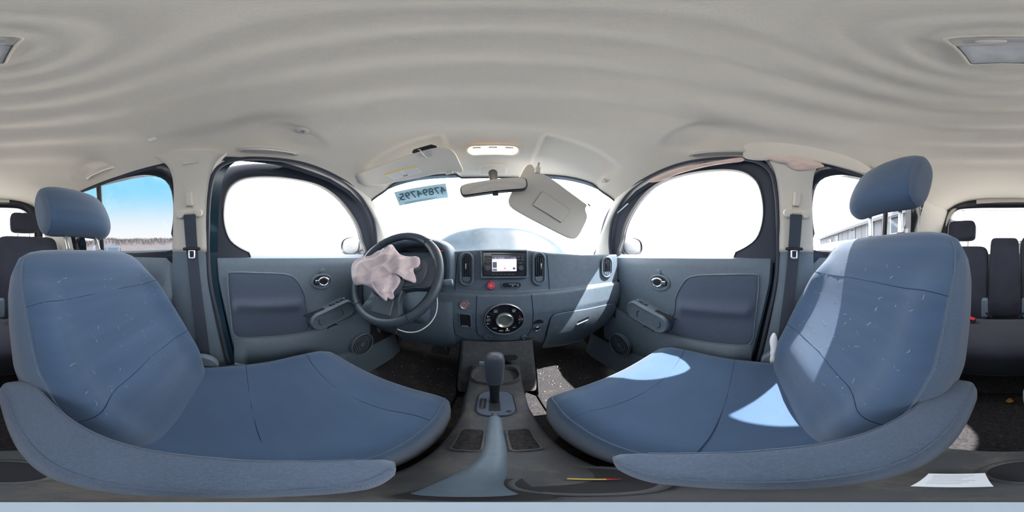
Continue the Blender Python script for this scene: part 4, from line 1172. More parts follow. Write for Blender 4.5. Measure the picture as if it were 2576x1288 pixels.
for x in (-.128, .128):
    rbox('hinge_cover', (.040, .13, .05), (x, -1.03, -.34), 'dark', rs, r=.012)
    rbox('belt_slot_tab', (.014, .055, .004), (x * .80, -1.012, -.385), 'belt', rs, r=.001, n=(0, -1, .5), up=(sin(.5) * (1 if x < 0 else -1) * -1, 0, cos(.5)))
cuh = superell('cushion', (0, -.84, -.500), (V((.64, 0, 0)), V((0, .24, .012)), V((0, 0, .095))), (.18, .45), 'seatshaded', rs, nu=64, nv=28, angle=60)
rbox('seat_base', (1.2, .16, .40), (0, -.88, FLOOR + .09), 'carpet', rs, r=.01)
for sg, u0 in ((-1, 60), (1, 2426)):
    hcx = sg * .345
    hz_ = .272 if sg < 0 else .205
    hr = superell('headrest', (hcx, -1.285, hz_), (V((.112, 0, 0)), V((0, .042, .012)), V((0, -.015, .080))), (.35, .4), 'seatshaded', rs, nu=40, nv=24, angle=70)
    for q in (-1, 1): tube('post', [V((hcx + q * .05, -1.285, hz_ - .05)), V((hcx + q * .05, -1.265, .06))], .006, 'steel', hr, seg=10)
for sg, u, v in ((1, 2446, 805), (-1, 34, 806)):
    b = thing('belt_buckle', 'black rear belt buckle with red button, on the passenger side of the bench' if sg > 0 else 'black rear belt buckle with red button, beside the driver seat edge', 'buckle', tuple(PZ(u, v + 10, -.42)), group='rear belt buckles')
    p = PZ(u, v, -.40); p = PZ(u, v, -.385)
    rbox('buckle_body', (.040, .072, .022), p + V((.008, -.004, -.028)), 'black', b, r=.004, n=(0, 1, .35), up=(-.30, -.2, 1))
    rbox('release_button', (.034, .018, .018), p + V((0, .006, .012)), 'redbright', b, r=.003, n=(0, 1, .35), up=(-.30, -.2, 1))
    if sg > 0: rbox('lower_button', (.022, .014, .014), p + V((-.048 + .0, .02, -.072)), 'redbright', b, r=.003, n=(0, 1, .6), up=(-.30, -.2, 1))

# ------------------------------------------------------------------ centre console
con = thing('centre_console', 'dusty dark centre console with cup holders and gear gate', 'console', (.008, .2, FLOOR))
CZ = -.505
def con_top(y): return interp([(-.20, -.515), (.05, -.515), (.16, -.505), (.30, -.500), (.42, -.498), (.50, -.515), (.64, -.520)], y)
def con_hw(y): return interp([(-.20, .074), (0, .072), (.2, .068), (.38, .064), (.50, .074), (.58, .080), (.66, .09)], y)
def conf(a, b):
    y = lerp(-.20, .66, b); w = con_hw(y); zt = con_top(y)
    t = a * 2 - 1; s = 1 if t > 0 else -1; t = abs(t)
    if t < .55: return V((.008 + s * w * t / .55, y, zt - .004 * (t / .55) ** 6))
    if t < .65:
        an = (t - .55) / .10 * pi / 2; return V((.008 + s * (w + .012 * sin(an)), y, zt - .004 - .012 * (1 - cos(an))))
    q = (t - .65) / .35
    return V((.008 + s * (w + .012 + .024 * q ** 1.5), y, lerp(zt - .016, FLOOR + .0, q)))
grid('console_body', 60, 70, conf, 'console', con, angle=50)
grid('console_back', 20, 8, lambda a, b: lerp(V((.008, -.20, FLOOR)), conf(a, 0), 1) if b == 1 else V((conf(a, 0).x, -.202, lerp(FLOOR, conf(a, 0).z, b))), 'darkdusty', con)
# column under the climate panel
def colf(a, b):
    x = lerp(-.150, .185, a); z = lerp(-.70, -.405, b)
    e = max(0, abs(a * 2 - 1) - .86) / .14
    y = interp([(-.70, .625), (-.62, .630), (-.50, .665), (-.43, .690), (-.40, .700)], z) + .05 * e * e
    y += .045 * (1 - sstep(.55, .85, hypot((x - .017) / .085, (z + .56) / .085)))
    return V((x, y, z))
grid('stack_base', 50, 40, colf, 'console', con, angle=60)
for s, x in ((-1, -.150), (1, .185)):
    grid('stack_side', 8, 8, lambda a, b: V((x, lerp(interp([(-.78, .64), (-.62, .66), (-.50, .70), (-.40, .75)], lerp(-.78, -.41, b)), 1.1, a), lerp(-.78, -.41, b))), 'console', con)
plate('stack_slot', capsule(.07, .028), (.065, .655, -.475), (0, -1, .3), .004, 'black', con)
# cup holders at the front
rg = []
for sc, h in ((1.0, -.07), (1.0, .018), (.985, .024), (.93, .024), (.90, .018), (.88, -.065), (.3, -.068)):
    rg.append([V((.010 + p * sc, .565 + q * sc, -.520 + h)) for p, q in oval(.086, .062, .75, 56)])
cuph = loft('cup_holder', rg, 'console', con, angle=45)
for x in (-.030, .050):
    lathe('cup_mat', [(.0001, .004), (.026, .004), (.028, 0)], (x, .555, -.585), (0, 0, 1), 'crumb' if x > 5 else 'black', cuph, up=(0, 1, 0))
# gear gate
gtp = rrect(.088, .118, .030)
gt = plate('gear_gate', gtp, (.007, .392, -.4945), (0, -.02, 1), .006, 'insert', con, up=(0, 1, 0), bevel=.0015)
tube('gate_gap', [V((.007 + a * 1.02, .392 + b * 1.02, -.4965)) for a, b in gtp], .0022, 'black', gt, closed=True, seg=6)
plate('gate_slot', rrect(.026, .078, .003), (.004, .392, -.4938), (0, 0, 1), .001, 'black', gt, up=(0, 1, 0))
plate('gear_index', rrect(.016, .050, .006), (-.024, .388, -.4936), (0, 0, 1), .001, 'gloss_black', gt, up=(0, 1, 0))
for i, ch in enumerate('PRNDL'):
    text('gear_letter', ch, .0075, (-.024, .408 - i * .0098, -.4932), (0, 0, 1), 'glyphdim', gt, up=(0, 1, 0))
plate('shift_lock_cap', ell(.006, .004), (.034, .350, -.4936), (0, 0, 1), .002, 'black', gt, up=(0, 1, 0))
# trays beside the brake lever and rear cup recesses
for x in (-.034, .042):
    ringplate('tray_rim', rrect(.044, .085, .010), rrect(.036, .076, .007), (x, .235, -.4995), (0, 0, 1), .003, 0, 'console', con, up=(0, 1, 0), inner_drop=.004)
    plate('tray', rrect(.037, .077, .007), (x, .235, -.4990), (0, 0, 1), .001, 'carpet', con, up=(0, 1, 0))
ringplate('cup_recess', ell(.050, .048), ell(.042, .040), (.055, .082, -.5135), (0, 0, 1), .004, 0, 'console', con, up=(0, 1, 0), inner_drop=.004)
plate('recess_floor', ell(.043, .041), (.055, .082, -.5125), (0, 0, 1), .001, 'black', con, up=(0, 1, 0))
ringplate('cup_recess', ell(.040, .040), ell(.034, .034), (-.020, -.128, -.5135), (0, 0, 1), .004, 0, 'console', con, up=(0, 1, 0), inner_drop=.004)
plate('recess_floor', ell(.035, .035), (-.020, -.128, -.5125), (0, 0, 1), .001, 'black', con, up=(0, 1, 0))
plate('lever_slot', rrect(.050, .10, .012), (-.006, .085, -.5100), (0, 0, 1), .001, 'black', con, up=(0, 1, 0))
# gear selector
gs = thing('gear_selector', 'upright grey gear selector with a thumb button in the console gate', 'gear lever', (.004, .400, -.495))
rg = []
for z, y, w, d in ((-.492, .400, .011, .009), (-.43, .398, .012, .010), (-.400, .396, .014, .012), (-.385, .394, .019, .016), (-.36, .392, .0215, .019), (-.31, .388, .0235, .021), (-.285, .384, .0238, .021), (-.268, .380, .021, .018), (-.260, .378, .014, .012), (-.257, .377, .004, .004)):
    rg.append([V((.004 + sp_(cos(a), .6) * w, y + sp_(sin(a), .6) * d, z)) for a in [2 * pi * i / 32 for i in range(32)]])
loft('lever', rg[:4], 'black', gs); loft('knob', rg[3:], 'wheelplastic', gs, angle=60)
tube('thumb_button', [V((-.018, .386, -.300)), V((-.032, .386, -.300))], .007, 'dark', gs, seg=14)
# handbrake
hbk = thing('handbrake', 'dark handbrake lever lying low between the front seats', 'handbrake', (0, .08, -.51))
pp = catmull([V((-.010, .055, -.500)), V((-.012, .085, -.478)), V((-.004, .125, -.452)), V((.002, .175, -.440)), V((.003, .235, -.437)), V((.003, .288, -.438))], 6)
rr_h = [interp([(0, .019), (.3, .017), (.5, .0135), (.8, .0122), (.97, .0118), (1, .009)], i / (len(pp) - 1)) for i in range(len(pp))]
gl_ = tube('grip', pp, rr_h, 'dark', hbk, seg=18)
tube('release_button', [pp[-1] - V((0, .004, 0)), pp[-1] + V((0, .014, 0))], .0062, 'wheelplastic', hbk, seg=14)
# paper tag lying on the console behind, pencil stub in the cup
tg = [PZ(u, v, -.495) for u, v in ((2336, 1191), (2478, 1190), (2500, 1224), (2290, 1223))]
pt = thing('paper_tag', 'small white printed paper tag lying on the rear of the console', 'paper', tuple(sum(tg, V()) / 4))
plate3('sheet', tg, (0, 0, 1), .001, 'paper', pt)
for i in range(6):
    f = .15 + .12 * i
    a = tg[0].lerp(tg[3], f).lerp(tg[1].lerp(tg[2], f), .12); b = tg[0].lerp(tg[3], f).lerp(tg[1].lerp(tg[2], f), .80 - .1 * (i % 3))
    tube('printed_line', [a + V((0, 0, .0004)), b + V((0, 0, .0004))], .0005, 'inkgrey', pt, seg=4)
pn = thing('pencil_stub', 'short pale pencil stub in the cup recess beside the handbrake', 'pencil', (.05, .09, -.512))
tube('shaft', [V((.046, .094, -.507)), V((.066, .079, -.507))], .0022, 'yellow', pn, seg=6)
tube('tip', [V((.066, .079, -.507)), V((.074, .073, -.507))], [.0022, .0004], 'redbright', pn, seg=6)
# slim stand carrying the camera, foot on the console
std = thing('camera_stand', 'slim pale blue stand rising from the console between the seats', 'stand', (0, 0, -.514))
lathe('foot', [(.030, 0), (.030, .006), (.010, .012), (.0001, .012)], (0, 0, -.514), (0, 0, 1), 'pole', std, up=(0, 1, 0))
lathe('shaft', [(.008, 0), (.008, .31), (.0100, .33), (.0100, .345), (.0001, .345)], (0, 0, -.510), (0, 0, 1), 'pole', std, up=(0, 1, 0))

# ------------------------------------------------------------------ pedals and foot well
bp = thing('brake_pedal', 'wide black ribbed brake pedal under the dashboard', 'pedal', tuple(PY(1107, 880, .93)))
pc0 = PY(1107, 880, .93); pn_ = V((0, -1, .55))
pad = plate('pad', rrect(.110, .062, .018), pc0, pn_, .012, 'black', bp, bevel=.003)
r0, u0_, nn0 = frame_of(pn_)
for i in range(11):
    for s in (-1, 1):
        rbox('rib', (.0035, .014, .004), pc0 + r0 * (-.044 + i * .0088) + u0_ * s * .022 + nn0 * .001, 'rubber', pad, r=.0008, n=pn_, seg=1)
ringplate('oval_rib', capsule(.070, .020), capsule(.062, .013), pc0, pn_, .003, 0, 'rubber', pad)
tube('arm', [pc0 + V((.03, .01, .0)), pc0 + V((.035, .06, .12)), pc0 + V((.035, .14, .30))], .009, 'steel', bp, seg=10)
ap = thing('accelerator_pedal', 'narrow black accelerator pedal beside the console', 'pedal', (-.165, .93, -.70))
plate('pad', rrect(.045, .13, .01), PY(1172, 905, .93), (0, -1, .7), .012, 'black', ap, bevel=.003)
fr = thing('foot_rest', 'dark carpeted foot rest left of the brake pedal', 'foot rest', tuple(PY(1040, 905, .96)))
plate('pad', rrect(.09, .17, .02), PY(1038, 898, .96), (.15, -1, .9), .02, 'carpet', fr, bevel=.006)
mt_ = thing('floor_mat', 'worn dark floor mat in front of the driver seat', 'mat', (-.36, .60, FLOOR))
mo = [V((-.36 + a, .62 + b, FLOOR + .012)) for a, b in rrect(.42, .50, .10)]
plate3('mat', mo, (0, 0, 1), .010, 'carpet', mt_, bevel=.003)
mt_ = thing('floor_mat', 'dark floor mat in front of the passenger seat with sunlit spots', 'mat', (.40, .64, FLOOR))
mo = [V((.40 + a, .64 + b, FLOOR + .012)) for a, b in rrect(.44, .50, .08)]
plate3('mat', mo, (0, 0, 1), .010, 'carpet', mt_, bevel=.003)
lf = thing('dry_leaf', 'small orange dry leaf on the dark rear floor', 'leaf', tuple(PZ(2540, 1007, FLOOR + .02)))
lo = [PZ(2540 + 9 * cos(a) * (1 + .25 * sin(3 * a)), 1007 + 6 * sin(a), FLOOR + .016) for a in [2 * pi * i / 24 for i in range(24)]]
blob('blade', lo, (0, 0, 1), .006, 'leaf', lf, rings=5)
for k in range(46):
    x = random.uniform(.20, .60) if k < 34 else random.uniform(-.58, -.20); y = random.uniform(.50, 1.0)
    z = FLOOR + (.014 if y < .86 else .03)
    pass
deb_v, deb_f = [], []
for k in range(140):
    x = random.uniform(.17, .62) if k < 100 else random.uniform(-.60, -.16); y = random.uniform(.42, .92)
    z = FLOOR + .0135 + (max(0, y - .72) * .2); r = random.uniform(.0012, .0032); b = len(deb_v)
    for dx, dy, dz in ((-1, -1, 0), (1, -.8, 0), (.2, 1, 0), (0, 0, 1.2)): deb_v.append(V((x + dx * r, y + dy * r, z + dz * r)))
    deb_f += [(b, b + 1, b + 3), (b + 1, b + 2, b + 3), (b + 2, b, b + 3), (b, b + 2, b + 1)]
mk('crumbs', deb_v, deb_f, 'crumb', label='pale crumbs and grit strewn over the front foot well carpet', cat='crumbs', kind='stuff', recalc=False)
# ------------------------------------------------------------------ belts
def seat_belt(sg, label):
    t = thing('seat_belt', label, 'seat belt', (sg * .68, -.20, -.5), group='front seat belts')
    n = V((-sg, 0, -.28)); a = PSs(2005, 530, -.040, sg)
    rbox('height_slider', (.026, .060, .020), PSs(2004, 500, -.040, sg), 'trim', t, r=.006, n=n)
    rbox('anchor_plate', (.085, .020, .014), PSs(2005, 534, -.044, sg), 'trim', t, r=.007, n=n)
    for q in (-1, 1):
        c = PSs(2005, 537, -.050, sg) + V((0, q * .036, 0))
        lathe('anchor_boss', [(.017, -.01), (.017, .002), (.014, .005), (.0001, .006)], c, n, 'trim', t, seg=24)
    w = .024
    path = [PSs(2003, 540, -.058, sg), PSs(2000, 590, -.060, sg), PSs(1996, 640, -.060, sg)]
    path2 = [PSs(1996, 640, -.052, sg), PSs(1988, 720, -.046, sg), PSs(1975, 820, -.046, sg), PSs(1965, 900, -.044, sg)]
    def web(name, pts):
        pts = resample(catmull(pts, 8), 30)
        rg = []
        for i, p in enumerate(pts):
            d = (pts[min(i + 1, 29)] - pts[max(i - 1, 0)]).normalized(); s = d.cross(V((-sg, 0, 0))).normalized()
            rg.append([p + s * w, p + s * w - V((sg * .002, 0, 0)), p - s * w - V((sg * .002, 0, 0)), p - s * w])
        return loft(name, rg, 'belt', t)
    web('webbing', path)
    web('lower_webbing', path2)
    tp = PSs(1998, 626, -.068, sg)
    rbox('tongue_bar', (.072, .012, .012), tp, 'black', t, r=.004, n=n)
    tg_ = ringplate('tongue', rrect(.030, .038, .006), rrect(.016, .022, .004), tp + V((0, 0, -.022)), (-sg, 0, 0), .003, 0, 'steel', t, inner_drop=.002)
seat_belt(-1, 'dark driver seat belt hanging on the pale pillar between the doors')
seat_belt(1, 'dark passenger seat belt hanging on the pale pillar between the doors')

# ------------------------------------------------------------------ roof fittings
# front map lamp, switched on
ml = thing('map_lamp', 'lit oval map lamp glowing warm above the rear view mirror', 'lamp', tuple(PZ(1242, 376, .455)))
yl = .585; lz = roof_z(0, yl); lc0 = V((.0, PZ(1242, 376, lz - .006).y, lz - .004)); slope = (roof_z(0, lc0.y + .03) - roof_z(0, lc0.y - .03)) / .06
lc0.z = roof_z(0, lc0.y) - .002; lnn = V((0, slope, -1))
ringplate('bezel', capsule(.205, .062), capsule(.185, .046), lc0, lnn, .006, 0, 'lamp_ring', ml, up=(0, -1, 0), inner_drop=.0)
plate('lens', capsule(.186, .047), lc0 + lnn * .001, lnn, .001, 'lamp_on', ml, up=(0, -1, 0))
for x in (-.058, 0, .058):
    superell('bulb', lc0 + lnn * .004 + V((x, .004, 0)), (V((.024, 0, 0)), V((0, .012, 0)), V((0, 0, .005))), (.8, .9), 'bulb_on', ml, nu=20, nv=12)
    rbox('lamp_switch', (.030, .008, .004), lc0 + lnn * .004 + V((x, -.020, 0)), 'lamp_ring', ml, r=.0015, n=lnn, up=(0, 1, 0))
lg = bpy.data.lights.new('map_lamp_light', 'AREA'); lg.shape = 'RECTANGLE'; lg.size = .16; lg.size_y = .03; lg.energy = .16; lg.color = (1, .78, .5)
lgo = bpy.data.objects.new('map_lamp_light', lg); COL.objects.link(lgo); lgo.location = lc0 + V((0, 0, EYE - .012)); lgo['kind'] = 'helper'
# rear dome lamp, off
dz = roof_z(.008, -.172)
dl = thing('dome_lamp', 'unlit rectangular dome lamp at the centre of the ceiling ripples', 'lamp', (.008, -.172, dz))
dn = V((0, 0, -1)); dc = V((.008, -.172, dz - .001))
ringplate('bezel', rrect(.086, .106, .010), rrect(.078, .098, .007), dc, dn, .010, 0, 'trim', dl, up=(0, 1, 0), inner_drop=.0)
plate('lens', rrect(.076, .066, .004), dc + dn * .006 + V((0, -.0145, 0)), dn, .006, 'lens', dl, up=(0, 1, 0), bevel=.002)
plate('switch_panel', rrect(.078, .030, .004), dc + dn * .005 + V((0, .034, 0)), dn, .005, 'trim', dl, up=(0, 1, 0), bevel=.001)
plate('switch_slot', rrect(.058, .012, .004), dc + dn * .0056 + V((0, .033, 0)), dn, .001, 'inkgrey', dl, up=(0, 1, 0))
superell('switch', dc + dn * .008 + V((.004, .033, 0)), (V((.014, 0, 0)), V((0, .0055, 0)), V((0, 0, .004))), (.7, .8), 'trim', dl, nu=20, nv=12)
# rear view mirror
mc = PY(1242, 466, .595); mn = V((-.05, -1, .03))
rv = thing('rear_view_mirror', 'wide rear view mirror hanging from the windscreen header', 'mirror', tuple(mc))
r1, u1, n1 = frame_of(mn, (-.075, 0, 1))
mo = [(.122, .010), (.118, .026), (.10, .031), (.04, .030), (-.05, .024), (-.10, .021), (-.118, .015), (-.124, .0), (-.122, -.020), (-.112, -.029), (-.06, -.029), (.0, -.026), (.07, -.023), (.11, -.020), (.121, -.008)]
mo = [(p.x, p.y) for p in resample(catmull([V((a, b, 0)) for a, b in mo], 5, True), 60, True)]
plate('housing', [(a * 1.03, b * 1.07) for a, b in mo], mc, mn, .028, 'black', rv, up=(-.075, 0, 1), bevel=.006, bseg=3)
plate('glass', [(a * .98, b * .96) for a, b in mo], mc + n1 * .0012, mn, .002, 'mirror', rv, up=(-.075, 0, 1))
rbox('dip_tab', (.022, .014, .012), mc - u1 * .034 + V((.004, .01, 0)), 'black', rv, r=.003, n=mn)
b0m = PY(1240, 432, .700)
tube('stem', [mc + V((0, .02, .02)), mc + V((0, .045, .045)), b0m + V((0, .0, -.008))], [.014, .016, .020], 'black', rv, seg=14)
bk = [V((roof_p.x, roof_p.y, roof_p.z)) for roof_p in (PP(u, v, (0, .70, .425), (0, -.5, -1)) for u, v in ((1206, 420), (1212, 415), (1270, 415), (1276, 420), (1274, 436), (1268, 440), (1212, 440), (1207, 436)))]
plate3('bracket_cover', bk, (0, -.5, -1), .012, 'trim', rv, bevel=.004)
# visors
vl = thing('sun_visor', 'stowed pale driver sun visor with white warning label and ticket clip', 'sun visor', (-.3, .63, .42), group='sun visors')
vp, vn = (-.31, .589, .371), V((.16, -.55, -1))
vo = [(886, 449), (893, 440), (930, 427), (985, 408), (1035, 390), (1085, 376), (1112, 373), (1132, 376), (1146, 388), (1158, 412), (1166, 431), (1158, 437), (1146, 433), (1110, 437), (1070, 445), (1020, 455), (960, 466), (930, 468), (900, 461)]
vpts = resample(catmull([PP(u, v, vp, vn) for u, v in vo], 5, True), 90, True)
plate3('pad', vpts, vn, .016, 'trim', vl, bevel=.006, bseg=3)
lab = plate3('label', [PP(u, v, V(vp) + vn.normalized() * .0008, vn) for u, v in ((966, 438), (1046, 418), (1063, 434), (990, 452))], vn, .0006, 'white', vl)
L4 = [PP(u, v, V(vp) + vn.normalized() * .0014, vn) for u, v in ((966, 438), (1046, 418), (1063, 434), (990, 452))]
plate3('label_band', [L4[0], L4[1], L4[1].lerp(L4[2], .16), L4[0].lerp(L4[3], .16)], vn, .0005, 'yellow', vl)
for i in range(5):
    f = .26 + .14 * i
    for a, b in ((.05, .45), (.53, .95)):
        tube('label_line', [L4[0].lerp(L4[3], f).lerp(L4[1].lerp(L4[2], f), a), L4[0].lerp(L4[3], f).lerp(L4[1].lerp(L4[2], f), b)], .0005, 'inkgrey', vl, seg=4)
for a in (.42, .50):
    p_ = L4[0].lerp(L4[3], .88).lerp(L4[1].lerp(L4[2], .88), a)
    rbox('label_mark', (.008, .007, .0006), p_, 'ink', vl, r=0, n=vn, up=(0, 1, 0))
cl_ = [PP(u, v, V(vp) + vn.normalized() * d, vn) for u, v, d in ((1052, 376, -.02), (1056, 377, .006), (1066, 388, .008), (1075, 396, .004))]
tube('ticket_clip', catmull(cl_, 5), .005, 'silver', vl, seg=8, flat=.4)
plate3('clip_back', [PP(u, v, V(vp) - vn.normalized() * .012, vn) for u, v in ((1036, 384), (1040, 377), (1085, 364), (1098, 368), (1100, 375), (1040, 386))], vn, .006, 'gloss_black', vl, bevel=.001)
rbox('pivot_clip', (.030, .012, .010), PP(1130, 435, V(vp) + vn.normalized() * .004, vn), 'trim', vl, r=.003, n=vn, up=(0, 1, 0))
vr = thing('sun_visor', 'pale passenger sun visor swung down askew, with closed vanity flap', 'sun visor', (.2, .66, .38), group='sun visors')
wp0, wn0 = (.20, .655, .22), V((.05, -1, -.18))
vo = [(1318, 422), (1326, 414), (1338, 413), (1345, 424), (1350, 434), (1366, 437), (1392, 452), (1430, 480), (1468, 508), (1478, 516), (1473, 526), (1478, 546), (1468, 572), (1454, 596), (1442, 601), (1424, 596), (1380, 574), (1330, 548), (1292, 526), (1281, 514), (1280, 500), (1290, 478), (1304, 450)]
vpts = resample(catmull([PP(u, v, wp0, wn0) for u, v in vo], 4, True), 110, True)
plate3('pad', vpts, wn0, .016, 'trim', vr, bevel=.006, bseg=3)
fo = [PP(u, v, V(wp0) + wn0.normalized() * .004, wn0) for u, v in ((1365, 482), (1434, 528), (1412, 560), (1341, 516))]
fo = resample(catmull([a.lerp(b, t) for a, b in zip(fo, fo[1:] + fo[:1]) for t in (.06, .5, .94)], 4, True), 60, True)
plate3('vanity_flap', fo, wn0, .005, 'trim', vr, bevel=.002)
tube('flap_gap', [p - wn0.normalized() * .0032 for p in fo], .0018, 'ink', vr, closed=True, seg=6)
pv = PP(1352, 428, V(wp0) + wn0.normalized() * .004, wn0)
rbox('pivot_bracket', (.022, .030, .016), pv, 'trim', vr, r=.004, n=wn0)
tube('pivot_rod', [pv, pv + V((.01, .015, .05))], .005, 'silver', vr, seg=10)
rbox('visor_hinge_pin', (.018, .006, .006), PP(1482, 516, wp0, wn0), 'ink', vr, r=.001, n=wn0, up=(.5, 0, .8))
# grab handles
def grab(label, a, b, off=-.06):
    t = thing('grab_handle', label, 'handle', tuple((a + b) / 2), group='roof grab handles')
    sg = 1 if a.x > 0 else -1; inn = V((-sg, 0, -.5)).normalized()
    pts = [a - inn * .012, a + inn * .004, a.lerp(b, .12) + inn * .026, a.lerp(b, .5) + inn * .034, a.lerp(b, .88) + inn * .026, b + inn * .004, b - inn * .012]
    pts = catmull(pts, 6); n = len(pts)
    tube('bar', pts, [interp([(0, .012), (.12, .011), (.5, .0085), (.88, .011), (1, .012)], i / (n - 1)) for i in range(n)], 'trim', t, seg=14)
    for p in (a, b):
        rbox('end_cap', (.034, .020, .012), p - inn * .004, 'trim', t, r=.004, n=inn)
def RF(u, v, sg):      # point on the lining itself
    d = ray(u, v); t = .6
    for _ in range(60):
        p = d * t; y = clamp(p.y, -1.5, .78); z = roof_z(p.x, y); t += (z - p.z) / max(d.z, .2) * .4
        if abs(p.x) > XS(z_edge(y)): t = XS(z_edge(y)) / abs(d.x)
    return d * t
grab('pale grab handle above the driver door window', RF(606, 374, -1), RF(742, 384, -1))
grab('pale grab handle above the driver side rear window', RF(284, 418, -1), RF(222, 446, -1))
grab('pale grab handle above the passenger door window', RF(1742, 386, 1), RF(1868, 380, 1))
grab('pale grab handle behind the passenger seat headrest', RF(2196, 418, 1), RF(2258, 446, 1))
# little roof fittings
def fitting(name, label, cat, u, v, a, b, m, extra=None):
    p = RF(u, v, 0); n = (-p).normalized(); n = V((n.x * .5, 0, n.z)).normalized()
    t = thing(name, label, cat, tuple(p))
    superell('cap', p, (V((a, 0, -n.x * 0)), V((0, b, 0)), n * .008), (.7, .8), m, t, nu=28, nv=14)
    if extra: extra(t, p, n)
fitting('microphone', 'small oval microphone grille in the ceiling above the driver', 'microphone', 761, 328, .016, .022, 'trim', lambda t, p, n: [rbox('grille_slot', (.003, .010, .002), p + n * .0085 + V((0, (i - 1) * .004, 0)), 'ink', t, r=0, n=n, up=(1, 0, 0)) for i in range(3)])
fitting('coat_hook', 'small bright round coat hook cap on the ceiling above the driver side rear window', 'hook', 385, 350, .012, .018, 'white')
fitting('visor_hook', 'pale three hole visor hook at the windscreen corner on the passenger side', 'hook', 1522, 455, .020, .018, 'trim', lambda t, p, n: [lathe('hole', [(.0001, .0005), (.004, .0005), (.004, 0)], p + V((dx, -.010, dzz)), V((-.4, -1, -.6)), 'ink', t, seg=12) for dx, dzz in ((-.009, .004), (.008, .004), (0, -.006))])
# curtain airbag: torn lining flap and pink cloth above the passenger door
ca = thing('curtain_airbag', 'burst curtain airbag, pink cloth hanging from the torn lining above the passenger door', 'airbag', (.58, .1, .38))
def cp_(u, v, o=-.02): return PS(u, v, o)
fl = [(1868, 352), (1872, 372), (1872, 398), (1930, 404), (1990, 396), (2070, 410), (2150, 428), (2200, 440), (2188, 424), (2150, 392), (2110, 372), (2060, 360), (1990, 352), (1920, 348)]
blob('lining_flap', resample(catmull([cp_(u, v, -.022) for u, v in fl], 4, True), 90, True), (-1, 0, -.6), .008, 'headliner', ca, rings=12, back=1.0, power=.3)
def cr2(p, t, th): return .007 * mnoise.noise(V((p.x * 30, p.y * 26, p.z * 60))) * (1 - t ** 2)
c1 = [(1926, 396), (1942, 392), (1962, 398), (1990, 397), (2030, 404), (2066, 412), (2072, 420), (2040, 426), (2010, 430), (1990, 424), (1975, 412), (1955, 408)]
blob('hanging_cloth', resample(catmull([cp_(u, v, -.030) for u, v in c1], 5, True), 90, True), (-1, 0, -.5), .014, 'curtain', ca, rings=20, fold=cr2)
c2 = [(1628, 458), (1645, 446), (1668, 440), (1700, 428), (1760, 412), (1820, 402), (1868, 396), (1868, 406), (1820, 412), (1770, 421), (1700, 440), (1672, 452), (1650, 458)]
blob('rolled_cloth', resample(catmull([cp_(u, v, -.020) for u, v in c2], 5, True), 90, True), (-1, 0, -.5), .010, 'curtain', ca, centre=cp_(1752, 420, -.02), rings=20, fold=cr2)
pp2 = [cp_(u, v, -.01) for u, v in ((1538, 552), (1548, 540), (1562, 528), (1580, 512))]
tube('tether', catmull(pp2, 5), .004, 'whitecloth', ca, seg=6, flat=.4)
# lot sticker on the inside of the windscreen, read from outside
st4 = []
for u, v in ((992, 484), (1121, 461), (1128, 497), (1006, 518)):
    d = ray(u, v); best = None
    for i in range(120):
        for j in range(60):
            q = SCR(-.9 + .9 * i / 119, .2 + .8 * j / 59); e = (q.normalized() - d).length
            if best is None or e < best[0]: best = (e, q)
    st4.append(best[1] - d * .008)
st4[3] = st4[0] + st4[2] - st4[1] if False else st4[3]
_n = (st4[1] - st4[0]).cross(st4[3] - st4[0]).normalized(); st4[2] = PP(1128, 497, st4[0], _n)
sk = thing('lot_sticker', 'pale blue lot number sticker on the windscreen, reading 47894795X in reverse', 'sticker', tuple(sum(st4, V()) / 4))
sx_ = (st4[1] - st4[0]); sy_ = (st4[0] - st4[3]); sn = sx_.cross(sy_).normalized()
if sn.dot(st4[0]) > 0: sn = -sn
plate3('film', st4, sn, .0006, 'sticker', sk)
ctr = sum(st4, V()) / 4; upv = (sy_ - sx_ * (sy_.dot(sx_) / sx_.length_squared)).normalized()
r5 = sx_.normalized(); Wd_, Ht_ = sx_.length, sy_.length
text('lot_number', '47894795', Ht_ * .68, ctr + r5 * Wd_ * .02 + upv * Ht_ * .06 + sn * .004, sn, 'stickerink', sk, up=upv, mirror=True)
text('lot_letter', 'X', Ht_ * .40, ctr - r5 * Wd_ * .42 + sn * .004 - upv * Ht_ * .02, sn, 'stickerink', sk, up=upv, mirror=True)
for i in range(3):
    tube('fine_print', [ctr - r5 * Wd_ * .38 - upv * Ht_ * (.34 + .05 * i) + sn * .004, ctr + r5 * Wd_ * (.30 - .06 * i) - upv * Ht_ * (.34 + .05 * i) + sn * .004], .0006, 'stickerink', sk, seg=4)
for i in range(4):
    tube('fine_print', [ctr + r5 * Wd_ * (.40 + .025 * i) - upv * Ht_ * .28 + sn * .004, ctr + r5 * Wd_ * (.40 + .025 * i) + upv * Ht_ * .3 + sn * .004], .0005, 'stickerink', sk, seg=4)

# ------------------------------------------------------------------ outside
GZ = -1.10
mk('ground', [(-300, -300, GZ), (300, -300, GZ), (300, 300, GZ), (-300, 300, GZ)], [(0, 1, 2, 3)], 'ground', label='pale gravel yard around the car', cat='ground', kind='structure')
# buckled bonnet in front of the windscreen
def bon(a, b):
    x = lerp(-.78, .86, a); y = lerp(1.42, 2.30, b)
    q = 1 - min(1, abs((x - .03) / .80)) ** 2.6
    ridge = exp(-((b - .22) / .16) ** 2)
    z = -.04 + .375 * ridge * q ** .7 - .25 * b + .010 * mnoise.noise(V((x * 5, y * 6, 2)))
    return V((x, y, z))
bn = thing('bonnet', 'scratched blue bonnet buckled upwards beyond the windscreen', 'bonnet', (0, 1.6, -.2))
grid('bonnet_skin', 80, 60, bon, 'paint', bn, solid=.003)
